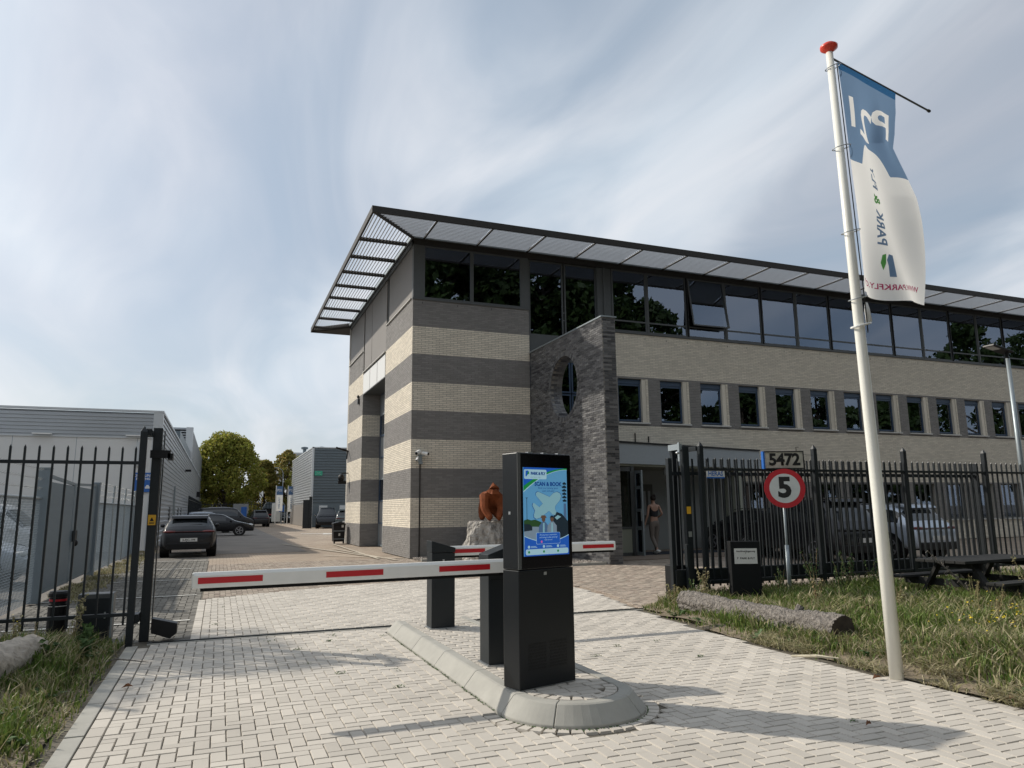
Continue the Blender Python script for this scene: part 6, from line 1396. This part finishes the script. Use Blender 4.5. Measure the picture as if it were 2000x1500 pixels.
blades('straw_thatch', 9000, (5.95, 12, 3, 10.4), zr, lambda x, y: .05, 'grass_dry', 'flat straw lying on the soil of the right verge', wid=.005, dens=lambda x, y: 1 if x > redge_x(y)+.03 else 0, lean=2.5)
blades('straw_thatch', 4500, (-3.5, -1.0, 4, 10.4), zl_, lambda x, y: .05, 'grass_dry', 'flat straw lying on the soil of the left verge', wid=.005, dens=lambda x, y: 1, lean=2.5)
# tall weeds as single plants
def weed(name, label, x, y, h, m, kind, seed, group='tall weeds on the verges', z=None):
    rs = random.Random(seed); t = thing(name, label, 'weed', (x, y, 0), group); z = .05 if z is None else z; st = MB(); V = []; Fq = []; pts = []
    for k in range(rs.randint(3, 6)):
        a = rs.random()*6.28; l = rs.uniform(.05, .28)*h; hh = h*rs.uniform(.65, 1)
        tip = (x+math.cos(a)*l, y+math.sin(a)*l, z+hh); st.tube([(x+math.cos(a)*.02, y+math.sin(a)*.02, z-.03), (x+math.cos(a)*l*.4, y+math.sin(a)*l*.4, z+hh*.55), tip], [.005, .004, .0015], 4, cap=False)
        for q in range(int(26*h/.5)):
            s = rs.uniform(.25, 1); b = rs.random()*6.28; r_ = .05*h*(1.35-s)*rs.uniform(.4, 1.8)
            p = (x+math.cos(a)*l*s+math.cos(b)*r_, y+math.sin(a)*l*s+math.sin(b)*r_, z+hh*s+rs.uniform(-.01, .02)); pts.append(p)
            if q % 3 == 0: st.tube([(x+math.cos(a)*l*s, y+math.sin(a)*l*s, z+hh*s-.02), p], .0015, 3, cap=False)
    link('stem', st.mesh('stem'), 'stalk', t)
    P = np.array(pts); n = len(P); a = rng.normal(size=(n, 3)); a /= np.linalg.norm(a, axis=1)[:, None]; b = np.cross(a, rng.normal(size=(n, 3))); b /= np.linalg.norm(b, axis=1)[:, None]
    s = {'seed': .009, 'leaf': .020, 'broad': .045}[kind]*rng.uniform(.6, 1.5, n)[:, None]
    link('leaves', np_mesh('l', np.stack([P-a*s, P+b*s*.5, P+a*s, P-b*s*.5], 1).reshape(-1, 3), np.arange(4*n).reshape(-1, 4)), m, t, fix=False); return t
WL = [(6.9, 8.35, .45, 'stalk', 'seed'), (10.05, 7.55, .55, 'stalk', 'seed'), (9.4, 7.0, .60, 'stalk', 'seed'), (8.9, 6.4, .62, 'stalk', 'seed'), (9.75, 6.6, .66, 'stalk', 'seed'), (10.6, 6.9, .60, 'stalk', 'seed'), (9.0, 7.9, .48, 'grass_dry', 'leaf'), (10.2, 8.0, .5, 'weed_leaf', 'leaf'), (10.9, 7.25, .95, 'grass_dry', 'leaf'), (9.55, 10.0, .85, 'weed_leaf', 'leaf'), (9.95, 9.85, .62, 'weed_leaf', 'leaf'), (10.35, 10.05, .78, 'weed_leaf', 'leaf'), (10.75, 9.9, .6, 'weed_leaf', 'leaf'), (11.1, 10.1, .7, 'weed_leaf', 'leaf'), (8.2, 8.6, .5, 'stalk', 'leaf'), (7.35, 10.15, .62, 'grass_dry', 'leaf'), (8.75, 9.95, .55, 'weed_leaf', 'leaf'), (7.0, 9.9, .45, 'weed_leaf', 'leaf'), (6.75, 10.15, .42, 'grass_dry', 'leaf'), (8.0, 7.5, .4, 'stalk', 'leaf'), (7.7, 6.9, .36, 'grass_dry', 'leaf')]
WN = ['short brown seed head just behind the log end', 'reddish brown seeding dock left of the picnic table legs', 'brown seeding weed in the middle of the right verge', 'reddish seed spike nearest the flagpole on its right', 'tallest reddish seed spike in front of the picnic table', 'brown seed spikes right of the tallest reddish one', 'straw coloured weed between flagpole and log', 'leafy green weed at the left foot of the picnic table', 'tall narrow leafy weed at the right picture edge before the table', 'tall green weed behind the speed sign pole against the fence', 'bushy green weed just right of the speed sign pole', 'tall dark green weed at the fence left of the flagpole', 'low bushy weed at the fence between sign and flagpole', 'green weed at the fence behind the flagpole', 'brown leafy weed behind the middle of the log', 'pale weed rising left of the black sign pillar', 'thin green weed right of the black sign pillar', 'small weed at the foot of the gate posts', 'pale weed at the gate posts above the log', 'brown weed right of the log end', 'small pale weed close to the log end']
for i, (x, y, h, m, k) in enumerate(WL): weed('weed', WN[i], x, y, h, m, k, 100+i)
for i, (x, y, h, m, k) in enumerate(((-1.52, 10.05, .72, 'grass_dry', 'leaf'), (-2.0, 9.7, .5, 'grass_dry', 'leaf'), (-2.45, 9.9, .6, 'weed_leaf', 'leaf'), (-2.9, 9.6, .55, 'grass_dry', 'seed'), (-1.75, 9.3, .42, 'grass_dry', 'seed'), (-1.3, 9.6, .35, 'weed_leaf', 'broad'), (-1.55, 9.0, .30, 'weed_leaf', 'broad'), (-1.25, 9.1, .26, 'weed_leaf', 'broad'), (-1.7, 7.0, .25, 'weed_leaf', 'broad'), (-2.2, 6.3, .3, 'weed_leaf', 'broad'), (-3.2, 10.1, .55, 'grass_dry', 'leaf'))):
    weed('weed', ['tall pale weed in front of the utility cabinet', 'pale weed in front of the black bollard', 'green weed under the left fence bars', 'straw coloured weed at the left picture edge under the fence', 'small straw weed behind the pale log', 'broad leaved weed nearest the fence end post', 'broad leaved weed in the middle of the left verge', 'low broad weed beside the stick on the kerb', 'broad leaved weed in front of the pale log', 'broad leaved weed low at the left picture edge', 'pale leafy weed farthest left under the fence'][i], x, y, h, m, k, 200+i, group='weeds on the left verge')
def dots(name, m, pts, s, label, cat):
    P = np.array(pts); n = len(P); a = rng.normal(size=(n, 3)); a[:, 2] *= .3; a /= np.linalg.norm(a, axis=1)[:, None]; b = np.cross(a, np.array([[0, 0, 1.]])+rng.normal(size=(n, 3))*.4); b /= np.linalg.norm(b, axis=1)[:, None]
    s = s*rng.uniform(.6, 1.3, n)[:, None]; return tag(link(name, np_mesh(name, np.stack([P-a*s, P+b*s, P+a*s, P-b*s], 1).reshape(-1, 3), np.arange(4*n).reshape(-1, 4)), m, None, fix=False, kind='stuff'), label, cat)
fp_ = []
for cx_, cy_, s_, n_ in ((8.6, 5.9, .55, 90), (9.3, 6.6, .6, 70), (7.7, 5.6, .3, 24), (10.2, 6.4, .5, 40), (6.95, 4.55, .05, 5)):
    for _ in range(n_): fp_.append((random.gauss(cx_, s_), random.gauss(cy_, s_*.6), random.uniform(.24, .44)))
dots('yellow_flowers', 'flower', fp_, .012, 'small yellow flowers in the grass of the right verge', 'flowers')
dots('yellow_flowers', 'flower', [(random.gauss(-2.5, .25), random.gauss(9.6, .2), random.uniform(.35, .6)) for _ in range(40)]+[(random.gauss(-1.9, .2), random.gauss(7.4, .3), random.uniform(.2, .3)) for _ in range(6)], .011, 'small yellow flowers in the grass of the left verge', 'flowers')
# drooping seed stem leaning out past the table
ds = thing('dry_seed_stalk', 'curved dry thistle stalk leaning left in front of the picnic table', 'weed', (10.45, 7.9, 0)); st = MB(); rs = random.Random(5)
for k in range(16):
    a = Vector((10.5-.035*k, 7.9+.01*k, .30+.035*k)); b = a+Vector((rs.uniform(-.12, .02), rs.uniform(-.04, .04), rs.uniform(.05, .11))); st.tube([a, (a+b)/2+Vector((-.03, 0, .03)), b, b+Vector((-.05, 0, -.03))], [.006, .006, .005, .003], 4)
link('stem', st.tube([(10.6, 7.88, .1), (10.5, 7.9, .28), (10.2, 7.98, .62), (9.95, 8.05, .80)], [.012, .012, .01, .006], 5).mesh('s'), 'bark', ds)
# dry leaves, twigs and sprouts on the paving
for x, y, s in ((6.15, 4.35, .11), (5.75, 5.35, .06), (-.70, 7.9, .05), (4.5, 4.3, .03)):
    o = thing('fallen_leaf', 'brown dry leaf lying %s' % {.11: 'at the paving edge in the right corner', .06: 'just left of the flagpole foot', .05: 'on the paving near the left kerb', .03: 'small on the paving in the shadow of the kiosk'}[s], 'leaf', (x, y, .03))
    link('blade', MB().add([(x-s, y, .01), (x-s*.2, y-s*.5, .05), (x+s, y+s*.1, .015), (x, y+s*.5, .045), (x, y, .02)], [(0, 1, 4), (1, 2, 4), (2, 3, 4), (3, 0, 4)]).mesh('l'), 'dryleaf', o, fix=False)
o = thing('stick', 'bare grey stick lying across the left kerb edge', 'stick', (-.9, 9.1, .03)); link('twig', MB().tube([(-1.15, 9.05, .03), (-.95, 9.16, .06), (-.62, 9.05, .02)], [.012, .01, .004], 5).mesh('t'), 'bark', o)
o = thing('stick', 'pale stick lying at the right paving edge near the log end', 'stick', (5.9, 6.3, .03)); link('twig', MB().tube([(5.75, 6.45, .02), (5.9, 6.25, .04), (6.05, 6.1, .03)], [.01, .016, .01], 5).mesh('t'), 'cut_pale', o)
sp = []
for x, y, n in ((.95, 9.2, 26), (1.35, 9.6, 26), (2.05, 9.7, 10), (.95, 8.3, 10), (1.2, 7.7, 22), (1.6, 6.9, 22), (.05, 11.7, 14), (.15, 13.7, 10), (1.6, 8.8, 10), (4.1, 9.4, 18), (4.4, 7.8, 16), (4.9, 6.9, 20), (3.9, 7.4, 14), (5.0, 7.9, 10), (1.75, 7.6, 8), (1.45, 10.0, 10), (.65, 9.9, 8), (4.5, 4.45, 12), (2.6, 5.0, 6), (4.2, 8.9, 9)):
    for _ in range(int(n*1.6)): sp.append((random.gauss(x, .028), random.gauss(y, .012), random.uniform(.0, .02)))
dots('joint_weeds', 'weed_leaf', sp, .008, 'tiny weeds sprouting in the paving joints', 'weeds')
dots('joint_weeds', 'weed_leaf', [(random.uniform(2.12, 2.15), random.uniform(5.8, 9.5), random.uniform(0, .012)) for _ in range(350)]+[(IX+.62*math.cos(a), IY+.62*math.sin(a), .004) for a in np.random.default_rng(1).uniform(math.pi, 2*math.pi, 120)], .008, 'moss along the foot of the island kerb', 'moss')
# ------------------------------------------------------------------ paint on the yard
def line(name, a, b, w, z=-.0, m='line_white'):
    a = Vector((*a, 0)); b = Vector((*b, 0)); d = (b-a).normalized(); q = Vector((-d.y, d.x, 0))*w/2
    return struct(name, MB().add([tuple(p+Vector((0, 0, z))) for p in (a-q, b-q, b+q, a+q)], [(0, 1, 2, 3)]), m, fix=False)
mat('line_white', (.55, .54, .50), .85, namt=.5, nscale=14); mat('line_faded', (.46, .41, .33), .9, namt=.3, nscale=6)
for y in (12.3, 15.9, 19.6, 23.3, 27): line('bay_line', (-2.95, y), (-.32, y+.05), .09, .006)
for y in (57, 59.5): line('bay_line', (-.2, y), (3.2, y), .12, -.012)
line('road_marking', (3.0, 38), (5.4, 24.2), .13, .006, 'line_faded'); line('road_marking', (4.6, 32), (5.4, 23.6), .10, .007, 'line_faded'); line('road_marking', (3.6, 27.6), (5.9, 24.3), .10, .008, 'line_faded'); line('road_marking', (5.2, 36.5), (5.0, 24.6), .10, .009, 'line_faded')
struct('road_arrow', MB().add([(5.6, 55, -.01), (7.0, 54, -.01), (7.1, 55.2, -.01), (8.3, 52.5, -.01), (6.7, 52.3, -.01), (6.9, 53.1, -.01), (5.4, 54.3, -.01)], [(0, 1, 2, 3, 4, 5, 6)]), 'line_white')
line('road_marking', (5.0, 50), (8.6, 49), .12, -.01)
